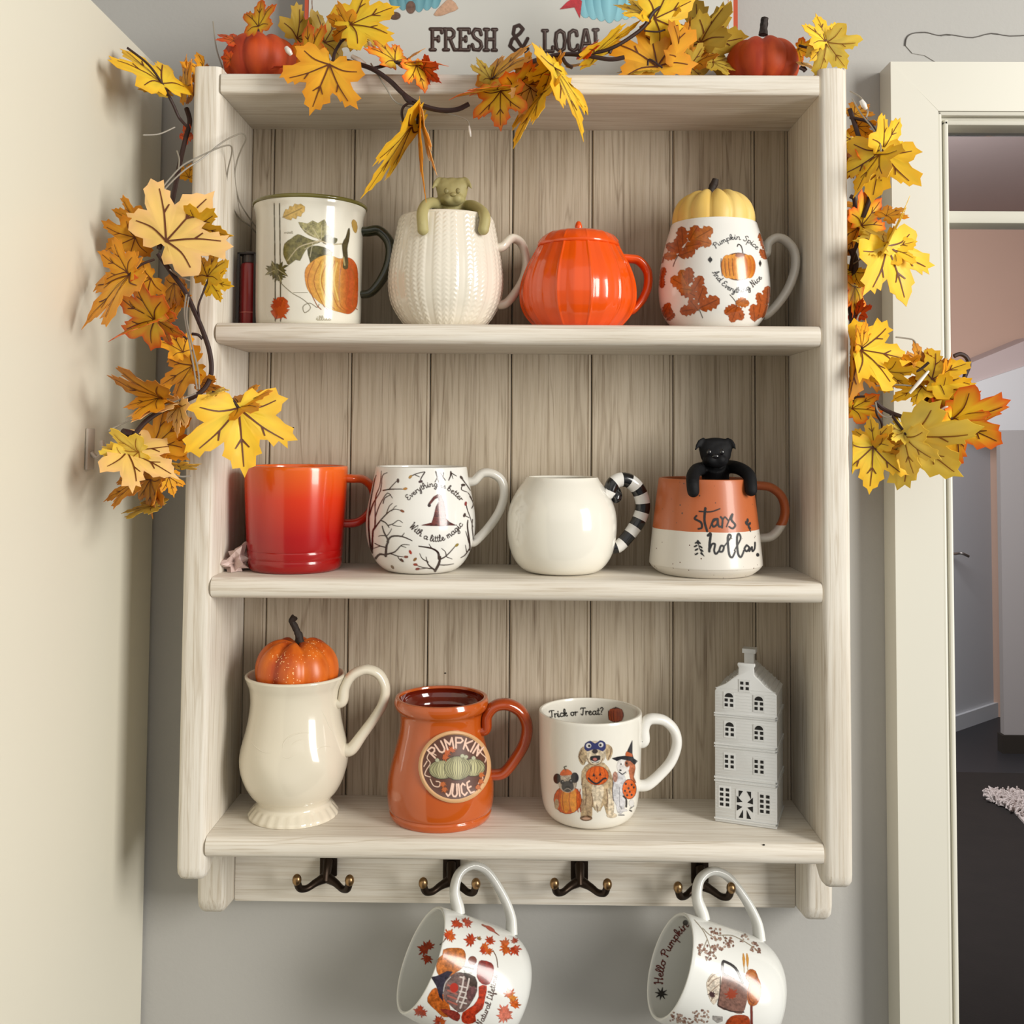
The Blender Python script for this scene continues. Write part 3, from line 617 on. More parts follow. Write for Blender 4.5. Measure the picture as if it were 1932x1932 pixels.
# red box beside it
BY = .048; bx0, bx1 = max(at(446, 541, BY).x, .0008), at(483, 541, BY).x; bz = at(464, 476, BY).z
e = empty('red_gift_tube', ((bx0+bx1)/2, BY+.010, Z0[1]), 'slim black edged clear box with red tube inside, left of pumpkin print mug', 'box')
b = MB()
for x_, y_ in ((bx0,BY),(bx1-.0026,BY),(bx0,BY+.0175),(bx1-.0026,BY+.0175)): b.add(*box((x_, y_, Z0[1]+.0003), (x_+.0026, y_+.0025, bz), .0004))
b.add(*box((bx0,BY,bz-.0015), (bx1,BY+.020,bz), .0004)); b.add(*box((bx0,BY,Z0[1]+.0003), (bx1,BY+.020,Z0[1]+.003), .0004)); b.add(*box((bx0+.002,BY+.0185,Z0[1]+.001),(bx1-.002,BY+.0195,bz-.001)))
b.mk('frame', pmat('black_card', (.012,.008,.009), .4), e)
xm = (bx0+bx1)/2; zz = at(464, 503, BY+.008).z-Z0[1]
v, f = lathe([(.0072,.0),(.0078,.001),(.0078,zz-.003),(.0070,zz-.001),(.005,zz)], (xm, BY+.0095, Z0[1]+.0035), 32); mk('tube', v, f, pmat('red_plastic', (.26,.012,.014), .3, .3), e)
v, f = lathe([(.0050,.0),(.0055,.001),(.0055,.009),(.004,.0105)], (xm, BY+.0095, Z0[1]+.0035+zz), 24); mk('cap', v, f, pmat('smoky_cap', (.10,.085,.08), .25), e)
v, f = lathe([(.0079,0),(.0081,.0002),(.0081,.0008),(.0079,.001)], (xm, BY+.0095, Z0[1]+.014), 32); mk('band', v, f, pmat('pink_foil', (.5,.12,.10), .3), e)
# B: knit mug
e, C, pr, s = vessel('knit_mug', 841, Z0[1], YC, [(624,66),(614,78),(600,89),(575,102),(540,108),(500,105),(460,98),(430,92),(416,89)], 'ivory mug with knitted cable relief holding the olive dog infuser')
def knit(q, z, j):
    if j > 10**6: return 0
    n = 44; u = q*n/(2*pi); c_ = u-math.floor(u); colk = int(math.floor(u)) % 4
    ch = (z/.0042 + (abs(c_-.5)*1.4 if colk != 3 else 0)); ch -= math.floor(ch)
    if colk == 3: return -.0004
    return .0007*(1-abs(2*ch-1))*sin(pi*c_)
op = smoothprof(pr, 16); zs = .95*op[-1][1]
prk = shell(pr)
outer_d = [(r, z) for r, z in smoothprof(pr, 22)]; inner = [p for p in prk[len(smoothprof(pr))+1:]]
full = [(outer_d[0][0]-.003, 0)]+outer_d+inner; n_out = len(outer_d)+1
v, f = lathe(full, C, 352, mod=lambda q, z, j: knit(q, z, 0) if 1 < j < n_out-5 else 0); mk('body', v, f, M_KNIT, e, angle=180)
strap(e, C, YC, [(946,484),(949,465),(966,450),(984,460),(993,490),(989,522),(974,550),(955,572),(940,582)], .0042, .0068, M_KNIT, .9, prof=pr)
def dog(e, cx, top, sc, yc, mat, rimz, dark=False, hs=1.0):
    """silicone dog: head with folded ears, muzzle, body and two arms hooked over the rim, one continuous surface"""
    b = MB(); P = lambda x, y, d=0: at(cx+x*sc, top+y*sc, yc+d)
    u = (P(1,0)-P(0,0)).length
    b.add(*sph(P(0,29,0), (29*u, 20*u, 24*u))); b.add(*sph(P(-9,20,0), (22*u, 17*u, 17*u))); b.add(*sph(P(9,20,0), (22*u, 17*u, 17*u)))
    b.add(*sph(P(-15,9,.0), (10*u, 12*u, 8*u))); b.add(*sph(P(15,9,.0), (10*u, 12*u, 8*u))); b.add(*sph(P(0,10,.0), (18*u, 13*u, 9*u)))
    b.add(*sph(P(0,42,-.006), (24*u, 15*u, 13*u))); b.add(*sph(P(-9,40,-.0105), (10*u, 8*u, 9*u))); b.add(*sph(P(9,40,-.0105), (10*u, 8*u, 9*u)))
    for s_ in (-1, 1):
        t_ = tube([P(s_*20,5,-.001), P(s_*27,8,-.003), P(s_*34,16,-.005), P(s_*37,23,-.006)], [7*u,7*u,4.5*u,1.2*u], [3*u,3.5*u,3*u,2*u], seg=8, n=3); b.add(t_.v, t_.f)
    t_ = tube([P(0,50,.002), P(0,66,.008), P(0,95,.014), P(0,120,.016)], [20*u,26*u,24*u,20*u], seg=14, n=3); b.add(t_.v, t_.f)
    return b, P, u
e2 = empty('dog_infuser', at(853, 405, YC), 'olive silicone dog tea infuser hanging over the rim of the knit mug', 'tea infuser', 'silicone dog infusers')
b, P, u = dog(e2, 853, 334, 1.0, YC-.006, M_SILG, 0)
yf = C.y-.040
for pts in ([(838,395,.012),(822,384,-.008),(806,385,-.030),(797,400,-.043),(797,418,-.0475),(798,432,-.0475)], [(870,392,.012),(890,388,-.006),(908,398,-.024),(915,410,-.0345),(914,424,-.037),(912,432,-.038)]):
    t_ = tube([at(x, y, YC+d) for x, y, d in pts], [.0055,.0055,.0052,.0052,.0052,.0050], seg=10, n=4); b.add(t_.v, t_.f)
    b.add(*sph(at(pts[-1][0], pts[-1][1]+1, YC+pts[-1][2]), .0052))
dg_ = remesh(b, .0011, 'body', M_SILG, e2)
for s_ in (-1, 1):
    v, f = sph(at(853+s_*11, 360, YC-.0245), (.0022,.0015,.0026), 10, 8); mk('eye', v, f, pmat('olive_silicone_dark', (.27,.23,.09), .5), e2)
v, f = sph(at(855, 367, YC-.026), (.0032,.002,.0020), 10, 8); mk('nose', v, f, pmat('olive_silicone_nose', (.33,.28,.11), .5), e2)
# C: orange lidded pumpkin mug
e, C, pr, s = vessel('pumpkin_mug', 1091, Z0[1], .0530, [(622,72),(612,84),(595,98),(575,106),(553,107.5),(530,104),(505,95),(485,84),(470,76)], 'bright orange ribbed pumpkin mug with matching lid')
nr = 11; ph = R(-90+9.6)
def ribs(q, z, j):
    d = ((q-ph)*nr/(2*pi)); d = (d-round(d))*2*pi/nr; return .0011*math.exp(-(d/.016)**2) + .0014*abs(abs(d)/(pi/nr)-.5)
v, f = lathe(shell(pr), C, 308, mod=lambda q, z, j: ribs(q, z, j) if 2 < j < 44 else 0); mk('body', v, f, M_ORANGE, e, angle=180)
zl = pr[-1][1]; rl = pr[-1][0]; up = lambda py: at(1091, py, YC).z-C.z
lp = [(rl+.0004, zl+.0015), (rl+.0008, zl+.0028), (rl+.0002, zl+.0045), (rl*.86, up(448)), (rl*.66, up(441)), (rl*.3, up(437)), (.0035, up(436.5)), (.0034, up(429)), (.0024, up(422)), (.0012, up(419))]
v, f = lathe([(rl-.004, zl+.0008)]+smoothprof(lp, 4), C, 308, mod=lambda q, z, j: (.6*ribs(q, z, j) if 9 < j < 26 else 0)); mk('lid', v, f, M_ORANGE, e, angle=60)
strap(e, C, YC, [(1172,492),(1186,488),(1205,492),(1221,512),(1222,540),(1212,565),(1196,584),(1184,592)], [.0040,.0042,.0042,.004,.0036], .0078, M_ORANGE, .25, prof=pr)
# D: oak leaf mug + yellow pumpkin
e, C, pr, s = vessel('oak_leaf_mug', 1347, Z0[1], YC, [(622,70),(612,82),(595,94),(575,101),(549,104),(520,102.5),(490,98),(460,91),(438,84),(428,81)], 'white rounded mug with oak leaf sprigs, printed pumpkin and cursive writing')
v, f = lathe(shell(pr), C); D_ = mk('body', v, f, M_WHITE, e)
strap(e, C, YC, [(1446,478),(1449,460),(1464,449),(1482,454),(1498,474),(1500,505),(1489,540),(1470,570),(1449,592)], .0042, .0070, pmat('grey_white_glaze', (.66,.63,.57), .15, .5), .22, prof=pr)
A = Art([D_]); oak, oak2 = (.36,.075,.012), (.45,.13,.02); br = (.10,.08,.06)
def sprig(stem, leaves):
    A.line(stem, 1.3, br)
    for x, y, L, a, c_ in leaves: lobeleaf(A, x, y, L, R(a), c_)
sprig([(1270,503),(1276,488),(1288,470),(1305,458),(1318,448)], [(1283,476,30,150,oak),(1282,478,30,100,oak),(1280,483,34,20,oak),(1289,463,36,95,oak),(1300,455,34,60,oak),(1312,450,38,30,oak2),(1312,452,32,-15,oak2),(1292,466,32,12,oak),(1278,482,26,185,oak2)])
sprig([(1326,600),(1320,585),(1314,568),(1305,548),(1295,536)], [(1300,544,40,150,oak2),(1298,540,34,115,oak2),(1300,536,32,90,oak),(1308,550,34,60,oak),(1314,560,38,150,oak),(1316,572,36,70,oak),(1318,582,44,25,oak),(1316,582,34,190,oak),(1306,548,26,170,oak2),(1318,586,28,130,oak)])
sprig([(1377,556),(1387,568),(1391,580)], [(1388,572,26,0,oak2),(1388,574,22,30,oak2),(1390,576,28,215,oak),(1390,578,28,290,oak),(1390,580,30,250,oak)])
for x, y, L, a in ((1247,527,24,75),(1248,530,22,100),(1249,522,22,270),(1256,600,28,85),(1252,592,24,60),(1250,597,20,120),(1265,604,24,95),(1258,604,20,40),(1248,497,14,80),(1446,575,36,85),(1440,580,30,110),(1430,602,34,80),(1424,607,34,95),(1438,600,28,70),(1432,440,26,-60),(1436,455,26,-50),(1434,470,22,-60),(1442,470,20,-80)): lobeleaf(A, x, y, L, R(a), oak, .30)
A.mk('oak_leaf_print', e); pxpump(A, 1393, 503, 31, 25, (.48,.12,.01), (.10,.025,.006), (.72,.30,.03), 7)
A.line([(1401,488),(1401,474),(1398,464),(1393,461),(1391,465)], 1.8, (.05,.04,.03)); A.ell(1396, 482, 9, 4, (.25,.06,.01))
for x, y in ((1340,490),(1434,497)): A.ell(x, y, 4 if x < 1400 else 2.4, 4, (.02,.02,.02)); A.line([(x,y-5),(x,y+5)], 1.6, (.02,.02,.02), 0)
ink = (.03,.03,.035); A.mk('pumpkin_print', e)
A.text('Pumpkin Spice', [(1350,469),(1392,433),(1428,472)], 5.2, 1.1, ink, CUR)
A.text('And Everything Nice', [(1344,514),(1388,585),(1438,524)], 5.4, 1.2, ink, CUR)
A.mk('lettering', e)
def pumpkin(name, cx, cyb, yc, rx, hpx, mat, label, n, parent_z=None, stem=None, dimple=.35, seed=0, smat=None, amp=.07, cat_='pumpkin', group=None, zbase=None, squash=1.0):
    """ribbed pumpkin: cx, top and bottom in pixels, rx in pixels"""
    u = (at(cx+50, cyb, yc)-at(cx-50, cyb, yc)).length/100; Rr = rx*u; H = hpx*u
    zb_ = zbase if zbase is not None else at(cx, cyb, yc).z; C = Vector((at(cx, cyb-hpx/2, yc).x, yc, zb_)); e = empty(name, C, label, cat_, group)
    V, Fc = [], []; NU, NV = 120, 36
    for j in range(NV+1):
        t = pi*j/NV
        for k in range(NU):
            q = 2*pi*k/NU; m = abs(cos(q*n/2+seed)); rib = 1-amp*(1-m**.55)*1.3
            w_ = 1+.025*noise.noise(Vector((cos(q)*2+seed, sin(q)*2, t)))
            r = (abs(sin(t))**.75)*Rr*rib*w_*(1 if t > pi/2 else squash+(1-squash)*sin(t)); zz = H/2*(1-cos(t)*1.0)
            zz = H/2-(H/2)*cos(t)*( .86+.14*m ); zz -= (dimple*.25*H*math.exp(-(r/(Rr*.28))**2) if t > pi/2 else -dimple*.12*H*math.exp(-(r/(Rr*.3))**2))
            V.append((C.x+r*cos(q), C.y+r*sin(q), C.z+zz))
    for j in range(NV):
        for k in range(NU):
            k2 = (k+1) % NU; Fc.append((j*NU+k, j*NU+k2, (j+1)*NU+k2, (j+1)*NU+k))
    mk('body', V, Fc, mat, e, angle=180)
    if stem:
        P = [at(x, y, yc) for x, y in stem[0]]; t_ = tube(P, [w*u for w in stem[1]], seg=10, n=5)
        for i_, q_ in enumerate(t_.v): t_.v[i_] = q_+Vector((1,1,1))*.0006*noise.noise(q_*400)
        t_.mk('stem', smat or M_STEM, e)
    return e
def pump_mat(name, a, b_, rough=.45, scale=60, glitter=False):
    m = bpy.data.materials.new(name); m.use_nodes = True; nt = m.node_tree; p = nt.nodes['Principled BSDF']; tc = nt.nodes.new('ShaderNodeTexCoord')
    mp = nt.nodes.new('ShaderNodeMapping'); mp.inputs['Scale'].default_value = (1,1,.25); n = nt.nodes.new('ShaderNodeTexNoise'); n.inputs['Scale'].default_value = scale; n.inputs['Detail'].default_value = 5
    nt.links.new(tc.outputs['Object'], mp.inputs[0]); nt.links.new(mp.outputs[0], n.inputs[0]); r = ramp(nt, [(.35, a), (.65, b_)]); nt.links.new(n.outputs['Fac'], r.inputs[0])
    out = r.outputs[0]; p.inputs['Roughness'].default_value = rough
    if glitter:
        vo = nt.nodes.new('ShaderNodeTexVoronoi'); vo.inputs['Scale'].default_value = 420; nt.links.new(tc.outputs['Object'], vo.inputs[0])
        n2 = nt.nodes.new('ShaderNodeTexNoise'); n2.inputs['Scale'].default_value = 45; nt.links.new(tc.outputs['Object'], n2.inputs[0])
        ad = nt.nodes.new('ShaderNodeMath'); ad.operation = 'SUBTRACT'; nt.links.new(vo.outputs['Distance'], ad.inputs[0]); nt.links.new(n2.outputs['Fac'], ad.inputs[1])
        r2 = ramp(nt, [(0, (1,1,1)), (.0001, (1,1,1))]); mr = nt.nodes.new('ShaderNodeMath'); mr.operation = 'LESS_THAN'; mr.inputs[1].default_value = -.40; nt.links.new(ad.outputs[0], mr.inputs[0])
        mx = nt.nodes.new('ShaderNodeMixRGB'); nt.links.new(mr.outputs[0], mx.inputs[0]); nt.links.new(out, mx.inputs[1]); mx.inputs[2].default_value = (.95,.55,.25,1); out = mx.outputs[0]
    nt.links.new(out, p.inputs['Base Color']); return m
pumpkin('yellow_pumpkin', 1347, 474, YC, 79, 116, pump_mat('pale_yellow_pumpkin', (.72,.46,.10), (.80,.58,.19), .5, 30), 'pale yellow ribbed pumpkin sitting in the oak leaf mug', 12, stem=([(1340,368),(1343,356),(1348,346),(1350,338)], [8,7,7.5,6]), amp=.05, squash=.8)
# E: orange to red mug
e, C, pr, s = vessel('ombre_mug', 557, Z0[2], .061, [(1071,80),(1067,84.5),(1061,86.5),(1054,87.5),(1049,86.9),(1045,88),(1036,88.6),(1032,87.8),(1028,89.2),(980,92),(920,95),(882,96)], 'plain mug shading from orange rim to red base, under the left garland', t=.004)
m = bpy.data.materials.new('ombre_glaze'); m.use_nodes = True; nt = m.node_tree; bb = nt.nodes['Principled BSDF']; tc = nt.nodes.new('ShaderNodeTexCoord'); sx = nt.nodes.new('ShaderNodeSeparateXYZ')
mr = nt.nodes.new('ShaderNodeMapRange'); mr.inputs[1].default_value = .0; mr.inputs[2].default_value = pr[-1][1]; nt.links.new(tc.outputs['Object'], sx.inputs[0]); nt.links.new(sx.outputs['Z'], mr.inputs[0])
r_ = ramp(nt, [(.0,(.27,.002,.002)),(.35,(.40,.004,.003)),(.7,(.66,.035,.004)),(1,(.80,.13,.012))]); nt.links.new(mr.outputs[0], r_.inputs[0]); nt.links.new(r_.outputs[0], bb.inputs['Base Color'])
bb.inputs['Roughness'].default_value = .18; bb.inputs['Coat Weight'].default_value = .35; M_OMBRE = m
v, f = lathe(shell(pr, .0035), C); mk('body', v, f, M_OMBRE, e)
strap(e, C, .058, [(648,908),(665,903),(686,905),(702,920),(706,945),(696,968),(675,985),(645,995)], .0040, .0072, M_OMBRE, 1.15, prof=pr)
# F: witch hat mug
e, C, pr, s = vessel('witch_hat_mug', 794, Z0[2], .0585, [(1074,56),(1071,66),(1063,77),(1052,86),(1036,94),(1014,100.5),(990,103),(965,101.5),(940,97),(915,92),(895,88),(883,86)], 'white rounded mug printed with bare branches and a witch hat')
v, f = lathe(shell(pr), C); F_ = mk('body', v, f, M_WHITE, e)
strap(e, C, .058, [(891,928),(895,907),(910,893),(930,894),(947,908),(951,935),(942,965),(922,995),(898,1020)], .0042, .0068, pmat('grey_white_glaze_b', (.66,.63,.57), .15, .5), .25, prof=pr)
A = Art([F_]); bk = (.035,.018,.015); T = lambda x, y: (670+x/6.232, 850+y/6.232)
def tw(w_, *p): A.line([T(*q) for q in p], w_, bk, 3)
for w_, p in (([4,2.5,1.2],[(190,1200),(160,900),(175,650),(230,350),(250,290)]),([4,2.5,1],[(200,1200),(210,950),(235,880),(240,560),(290,420),(310,240)]),([3,2,1],[(170,760),(215,620),(300,470),(320,300),(380,260)]),([2,1],[(240,780),(290,640),(380,500),(440,560)]),
  ([2,1.2],[(330,620),(350,560),(420,520)]),([2.5,1.4],[(330,470),(420,455),(560,455)]),([1.6,1],[(400,455),(450,400),(500,350)]),([3,1.8,1],[(215,940),(300,820),(400,720),(470,690),(540,705)]),([1.6,1],[(370,740),(400,660),(440,620)]),([1.4,.9],[(430,710),(470,660),(490,650)]),
  ([2.6,1.5],[(300,820),(360,850),(400,905)]),([1.8,1],[(390,880),(450,860),(510,820),(560,850)]),([1.4,.9],[(440,875),(500,890),(545,890)]),([5,4,3],[(240,1270),(290,1220),(365,1230)]),([5,3.5,2],[(360,1240),(370,1120),(390,1060),(340,960),(320,890)]),([2,1],[(350,1000),(300,1000),(275,1010)]),([1.6,1],[(370,1010),(410,960),(430,920)]),
  ([4,3,1.6],[(380,1070),(430,1010),(550,1010),(670,1060)]),([1.8,1],[(550,1010),(580,970)]),([2.4,1.4],[(365,1140),(290,1120),(230,1090)]),([1.6,1],[(290,1125),(220,1150)]),([3,2,1],[(370,1220),(470,1190),(550,1110),(640,1110)]),([1.6,1],[(540,1120),(600,1140)]),([2,1],[(410,1210),(500,1240),(570,1250)]),([1.6,1],[(500,1240),(530,1290),(575,1310)]),
  ([5,5,4],[(940,1415),(985,1330),(1000,1250)]),([5,3.5,2],[(985,1270),(975,1200),(900,1150),(750,1125)]),([1.8,1],[(900,1150),(870,1100)]),([3,2,1.2],[(990,1280),(1070,1240),(1190,1110)]),([1.8,1],[(1070,1240),(1060,1190),(1015,1150)]),([1.6,1],[(1075,1250),(1140,1275)]),([3.5,2.2,1.2],[(930,1400),(860,1340),(835,1250)]),([2,1],[(860,1310),(790,1270),(760,1210)]),([1.8,1],[(1000,1345),(1080,1345),(1160,1330)]),([1.8,1],[(920,1390),(800,1375),(700,1340)]),([1.6,1],[(850,1380),(740,1395)]),
  ([2,1.2],[(640,310),(730,270),(820,250)]),([1.6,1],[(710,290),(760,310)]),([2.2,1.2],[(820,255),(770,340),(790,375)]),([3,2],[(950,250),(985,380)]),([2,1.4],[(975,300),(940,370)]),([2.5,1.4],[(1000,260),(1060,350)]),([1.6,1],[(1040,260),(1030,330)]),([3,1.6],[(1125,250),(1120,300),(1100,350)]),([2,1.2],[(1125,260),(1190,300)]),([1.6,1],[(1130,270),(1150,330)]),
  ([2.5,1.6],[(1240,310),(1300,390),(1355,470)]),([2,1.2],[(1260,410),(1250,460),(1320,490)]),([2.6,1.6],[(1350,540),(1390,620),(1370,680)]),([2,1.2],[(1300,610),(1320,700),(1350,780),(1385,900)]),([2,1.2],[(1280,760),(1340,790)]),([3,3,2],[(1350,1170),(1345,1080),(1320,900),(1325,820)]),([2.5,1.6],[(1395,1080),(1375,900),(1380,810)]),([2,1.2],[(1340,1090),(1300,950)]),([2.4,1.2],[(1340,1160),(1290,1230),(1240,1260)]),([1.6,1],[(1310,1190),(1295,1110)]),([1.6,1],[(1330,500),(1370,560)])):
    tw([q*.9 for q in w_], *p)
for x, y, a, c_ in ((650,310,.8,(.40,.22,.04)),(590,450,.2,(.45,.20,.03)),(505,355,1.6,(.05,.02,.02)),(555,712,-.4,(.22,.06,.02)),(650,1195,-1.1,(.40,.05,.03)),(600,1250,0,(.20,.04,.02)),(705,1280,.8,(.25,.12,.03)),(710,1340,0,(.30,.05,.03)),(735,1392,.2,(.22,.04,.03)),(1195,1112,.7,(.28,.20,.04)),(770,365,.3,(.05,.02,.02)),(1300,625,1.4,(.25,.03,.03)),(1285,760,1.2,(.04,.02,.02)),(550,1290,-.8,(.08,.03,.02)),(440,1370,-.9,(.2,.14,.08)),(1250,320,-.9,bk),(1270,405,0,bk)):
    X, Y = T(x, y); A.ell(X, Y, 4.2, 2.3, c_, -a, 12)
A.mk('branch_print', e)
def hatc(X, Y): return jit((.10,.022,.018), X, Y, 1.2)
A.poly([T(*q) for q in [(770,880),(900,848),(925,770),(950,660),(985,600),(975,555),(940,570),(880,640),(860,625),(920,545),(970,515),(1015,525),(1045,600),(1060,680),(1070,800),(1110,840),(1190,880),(1100,880),(1020,893),(960,885),(880,885)]], hatc)
A.ell(*T(872,645), 3, 3, bk); A.line([T(925,840), T(1000,865), T(1070,825)], 4, (.16,.04,.03)); A.line([T(990,640), T(1000,860)], 1.8, (.25,.07,.05), 0); A.line([T(940,720), T(1060,720)], 1.4, (.22,.06,.04), 0); A.line([T(930,790), T(1065,790)], 1.4, (.22,.06,.04), 0)
A.mk('hat_print', e); A.text('Everything is better', [T(630,590), T(940,250), T(1240,600)], 5.4, 1.25, bk, CUR)
A.text('With a little magic', [T(640,890), T(960,1260), T(1270,870)], 6.0, 1.35, bk, CUR)
A.mk('lettering', e)
# G: plain white round mug with striped handle
e, C, pr, s = vessel('round_white_mug', 1060, Z0[2], .0585, [(1076,58),(1073,69),(1065,80),(1052,90),(1036,97),(1012,102),(985,103.5),(960,100.5),(938,92),(920,81),(908,72),(903,69)], 'plain white globe shaped mug with black and white striped handle')
v, f = lathe(shell(pr), C); mk('body', v, f, pmat('warm_white_glaze', (.82,.79,.70), .14, .6), e)
strap(e, C, .058, [(1150,928),(1157,912),(1171,905),(1188,908),(1205,925),(1213,953),(1206,980),(1188,1008),(1168,1030),(1150,1048)], [.0062,.0066,.0068,.0068,.0066,.006,.0055], .0066, M_BLACK, .25, stripe=lambda t: int(t*13+.5) % 2, mats=[M_WHITE, M_BLACK], seg=18, prof=pr)
t_ = tube([at(1152,922,.066), at(1160,928,.062), at(1163,938,.058), at(1158,942,.056)], [.005,.0058,.0055,.004], seg=14); t_.mk('curl', M_BLACK, e)
# H: terracotta and speckled white mug
e, C, pr, s = vessel('speckled_mug', 1331, Z0[2], .0585, [(1079,82),(1077,88),(1069,99),(1062,104.5),(1054,105.5),(1000,100),(950,94),(905,88)], 'two tone terracotta and speckled white mug with black cursive writing', t=.003)
split = at(1331, 993, .06).z-C.z
def twotone(name, zoff):
    m = bpy.data.materials.new(name); m.use_nodes = True; nt = m.node_tree; bb = nt.nodes['Principled BSDF']; tc = nt.nodes.new('ShaderNodeTexCoord'); sx = nt.nodes.new('ShaderNodeSeparateXYZ'); L = nt.links.new
    L(tc.outputs['Object'], sx.inputs[0]); nz = nt.nodes.new('ShaderNodeTexNoise'); nz.inputs['Scale'].default_value = 30; L(tc.outputs['Object'], nz.inputs[0])
    m1 = nt.nodes.new('ShaderNodeMath'); m1.operation = 'MULTIPLY_ADD'; m1.inputs[1].default_value = .002; L(nz.outputs['Fac'], m1.inputs[0]); L(sx.outputs['Z'], m1.inputs[2])
    gt = nt.nodes.new('ShaderNodeMath'); gt.operation = 'GREATER_THAN'; gt.inputs[1].default_value = zoff; L(m1.outputs[0], gt.inputs[0])
    mx = nt.nodes.new('ShaderNodeMixRGB'); mx.inputs[1].default_value = (.68,.64,.57,1); mx.inputs[2].default_value = (.46,.115,.032,1); L(gt.outputs[0], mx.inputs[0])
    vo = nt.nodes.new('ShaderNodeTexVoronoi'); vo.inputs['Scale'].default_value = 170; L(tc.outputs['Object'], vo.inputs[0]); n2 = nt.nodes.new('ShaderNodeTexNoise'); n2.inputs['Scale'].default_value = 90; L(tc.outputs['Object'], n2.inputs[0])
    su = nt.nodes.new('ShaderNodeMath'); su.operation = 'MULTIPLY_ADD'; su.inputs[1].default_value = -.5; L(n2.outputs['Fac'], su.inputs[0]); L(vo.outputs['Distance'], su.inputs[2])
    lt = nt.nodes.new('ShaderNodeMath'); lt.operation = 'LESS_THAN'; lt.inputs[1].default_value = -.18; L(su.outputs[0], lt.inputs[0])
    m2 = nt.nodes.new('ShaderNodeMixRGB'); m2.inputs[2].default_value = (.12,.05,.03,1); L(lt.outputs[0], m2.inputs[0]); L(mx.outputs[0], m2.inputs[1]); L(m2.outputs[0], bb.inputs['Base Color'])
    bb.inputs['Roughness'].default_value = .38; bb.inputs['Coat Weight'].default_value = .15; return m
M_TT = twotone('terracotta_white_glaze', split)
v, f = lathe(shell(pr, .003), C); H_ = mk('body', v, f, M_TT, e)
M_TT2 = twotone('terracotta_white_handle', at(1470, 988, .07).z-C.z)
strap(e, C, .060, [(1412,917),(1430,916),(1455,920),(1475,938),(1481,965),(1474,990),(1455,1012),(1430,1028)], .0040, .0066, M_TT2, .25, prof=pr)
A = Art([H_]); T = lambda x, y: (1200+x/6.0375, 800+y/6.0375); bk2 = (.012,.012,.014)
def tl(w_, *p): A.line([T(*q) for q in p], w_, bk2, 4)
tl([3,4,3],(690,1045),(670,1080),(740,1120),(750,1180),(710,1195)); tl([4.5,4],(790,960),(780,1100),(810,1220)); tl([2.5,2],(720,995),(850,1000),(955,965))
tl([2,3],(840,1190),(880,1090),(920,1080)); tl(3.5,(920,1080),(870,1120),(880,1170),(925,1140),(930,1080),(940,1160),(970,1170)); tl(3.5,(965,1060),(985,1090),(980,1180)); tl(2.5,(985,1100),(1010,1060),(1030,1075),(1050,1100)); tl([2,4,3],(1030,1170),(1080,1050),(1100,1030),(1085,1090),(1130,1150),(1100,1190),(1060,1170))
tl([4.5,4.5],(820,1270),(850,1250),(840,1350),(835,1450)); tl(3.5,(835,1440),(865,1370),(900,1370),(890,1440),(910,1480),(950,1440)); tl(3.5,(960,1400),(950,1450),(985,1450),(1000,1400),(975,1385),(960,1400)); tl([2,4,4,3],(1000,1400),(1080,1290),(1060,1260),(1045,1310),(1060,1480),(1095,1520),(1130,1450)); tl([2,4,4,3],(1120,1440),(1190,1310),(1170,1250),(1150,1300),(1160,1470),(1195,1515),(1230,1440))
tl(3.4,(1260,1380),(1235,1420),(1260,1450),(1290,1410),(1260,1380)); tl(3.0,(1285,1400),(1290,1450),(1320,1400),(1325,1450),(1350,1420),(1355,1350))
for x, y in ((690,1350),(720,1350),(680,1390),(740,1400),(690,1430),(750,1440),(690,1480),(750,1480)): A.ell(*T(x, y), 4.0, 1.6, bk2, .7 if x > 715 else -.5, 10)
tl(1.4,(710,1340),(725,1420),(775,1505)); A.ell(*T(705,1345), 2.2, 4.0, bk2)
for x, y, a in ((1255,1130,1.2),(1270,1100,1.6),(1290,1180,.9),(1290,1140,2.2)): A.ell(*T(x, y), 4.4, 2.2, bk2, a, 10)
tl(1.6,(1265,1100),(1275,1160),(1305,1225)); A.ell(*T(1385,1490), 3, 3.5, bk2)
A.mk('lettering', e, M_PRINTM)
e2 = empty('dog_infuser', at(1348, 895, .06), 'black silicone dog tea infuser hanging over the terracotta mug rim', 'tea infuser', 'silicone dog infusers')
b, P, u = dog(e2, 1350, 826, 1.03, .056, M_SILB, 0)
b.add(*sph(at(1350, 836, .056), (.0130,.007,.005)))
for pts in ([(1330,884,.014),(1316,886,-.010),(1308,896,-.032),(1307,912,-.0475),(1308,926,-.049)], [(1375,880,.014),(1395,884,-.010),(1412,896,-.026),(1416,912,-.033),(1417,924,-.036)]):
    t_ = tube([at(x, y, .06+d) for x, y, d in pts], [.0062,.0062,.0060,.0060,.0056], seg=10, n=4); b.add(t_.v, t_.f)
    b.add(*sph(at(pts[-1][0], pts[-1][1]+1, .06+pts[-1][2]), .0054))
remesh(b, .0011, 'body', M_SILB, e2)
for s_ in (-1, 1):
    v, f = sph(at(1350+s_*12, 853, .0355), (.0022,.0015,.0024), 10, 8); mk('eye', v, f, M_BLACK, e2)
v, f = sph(at(1350, 861, .034), (.0034,.002,.0022), 10, 8); mk('nose', v, f, M_BLACK, e2)
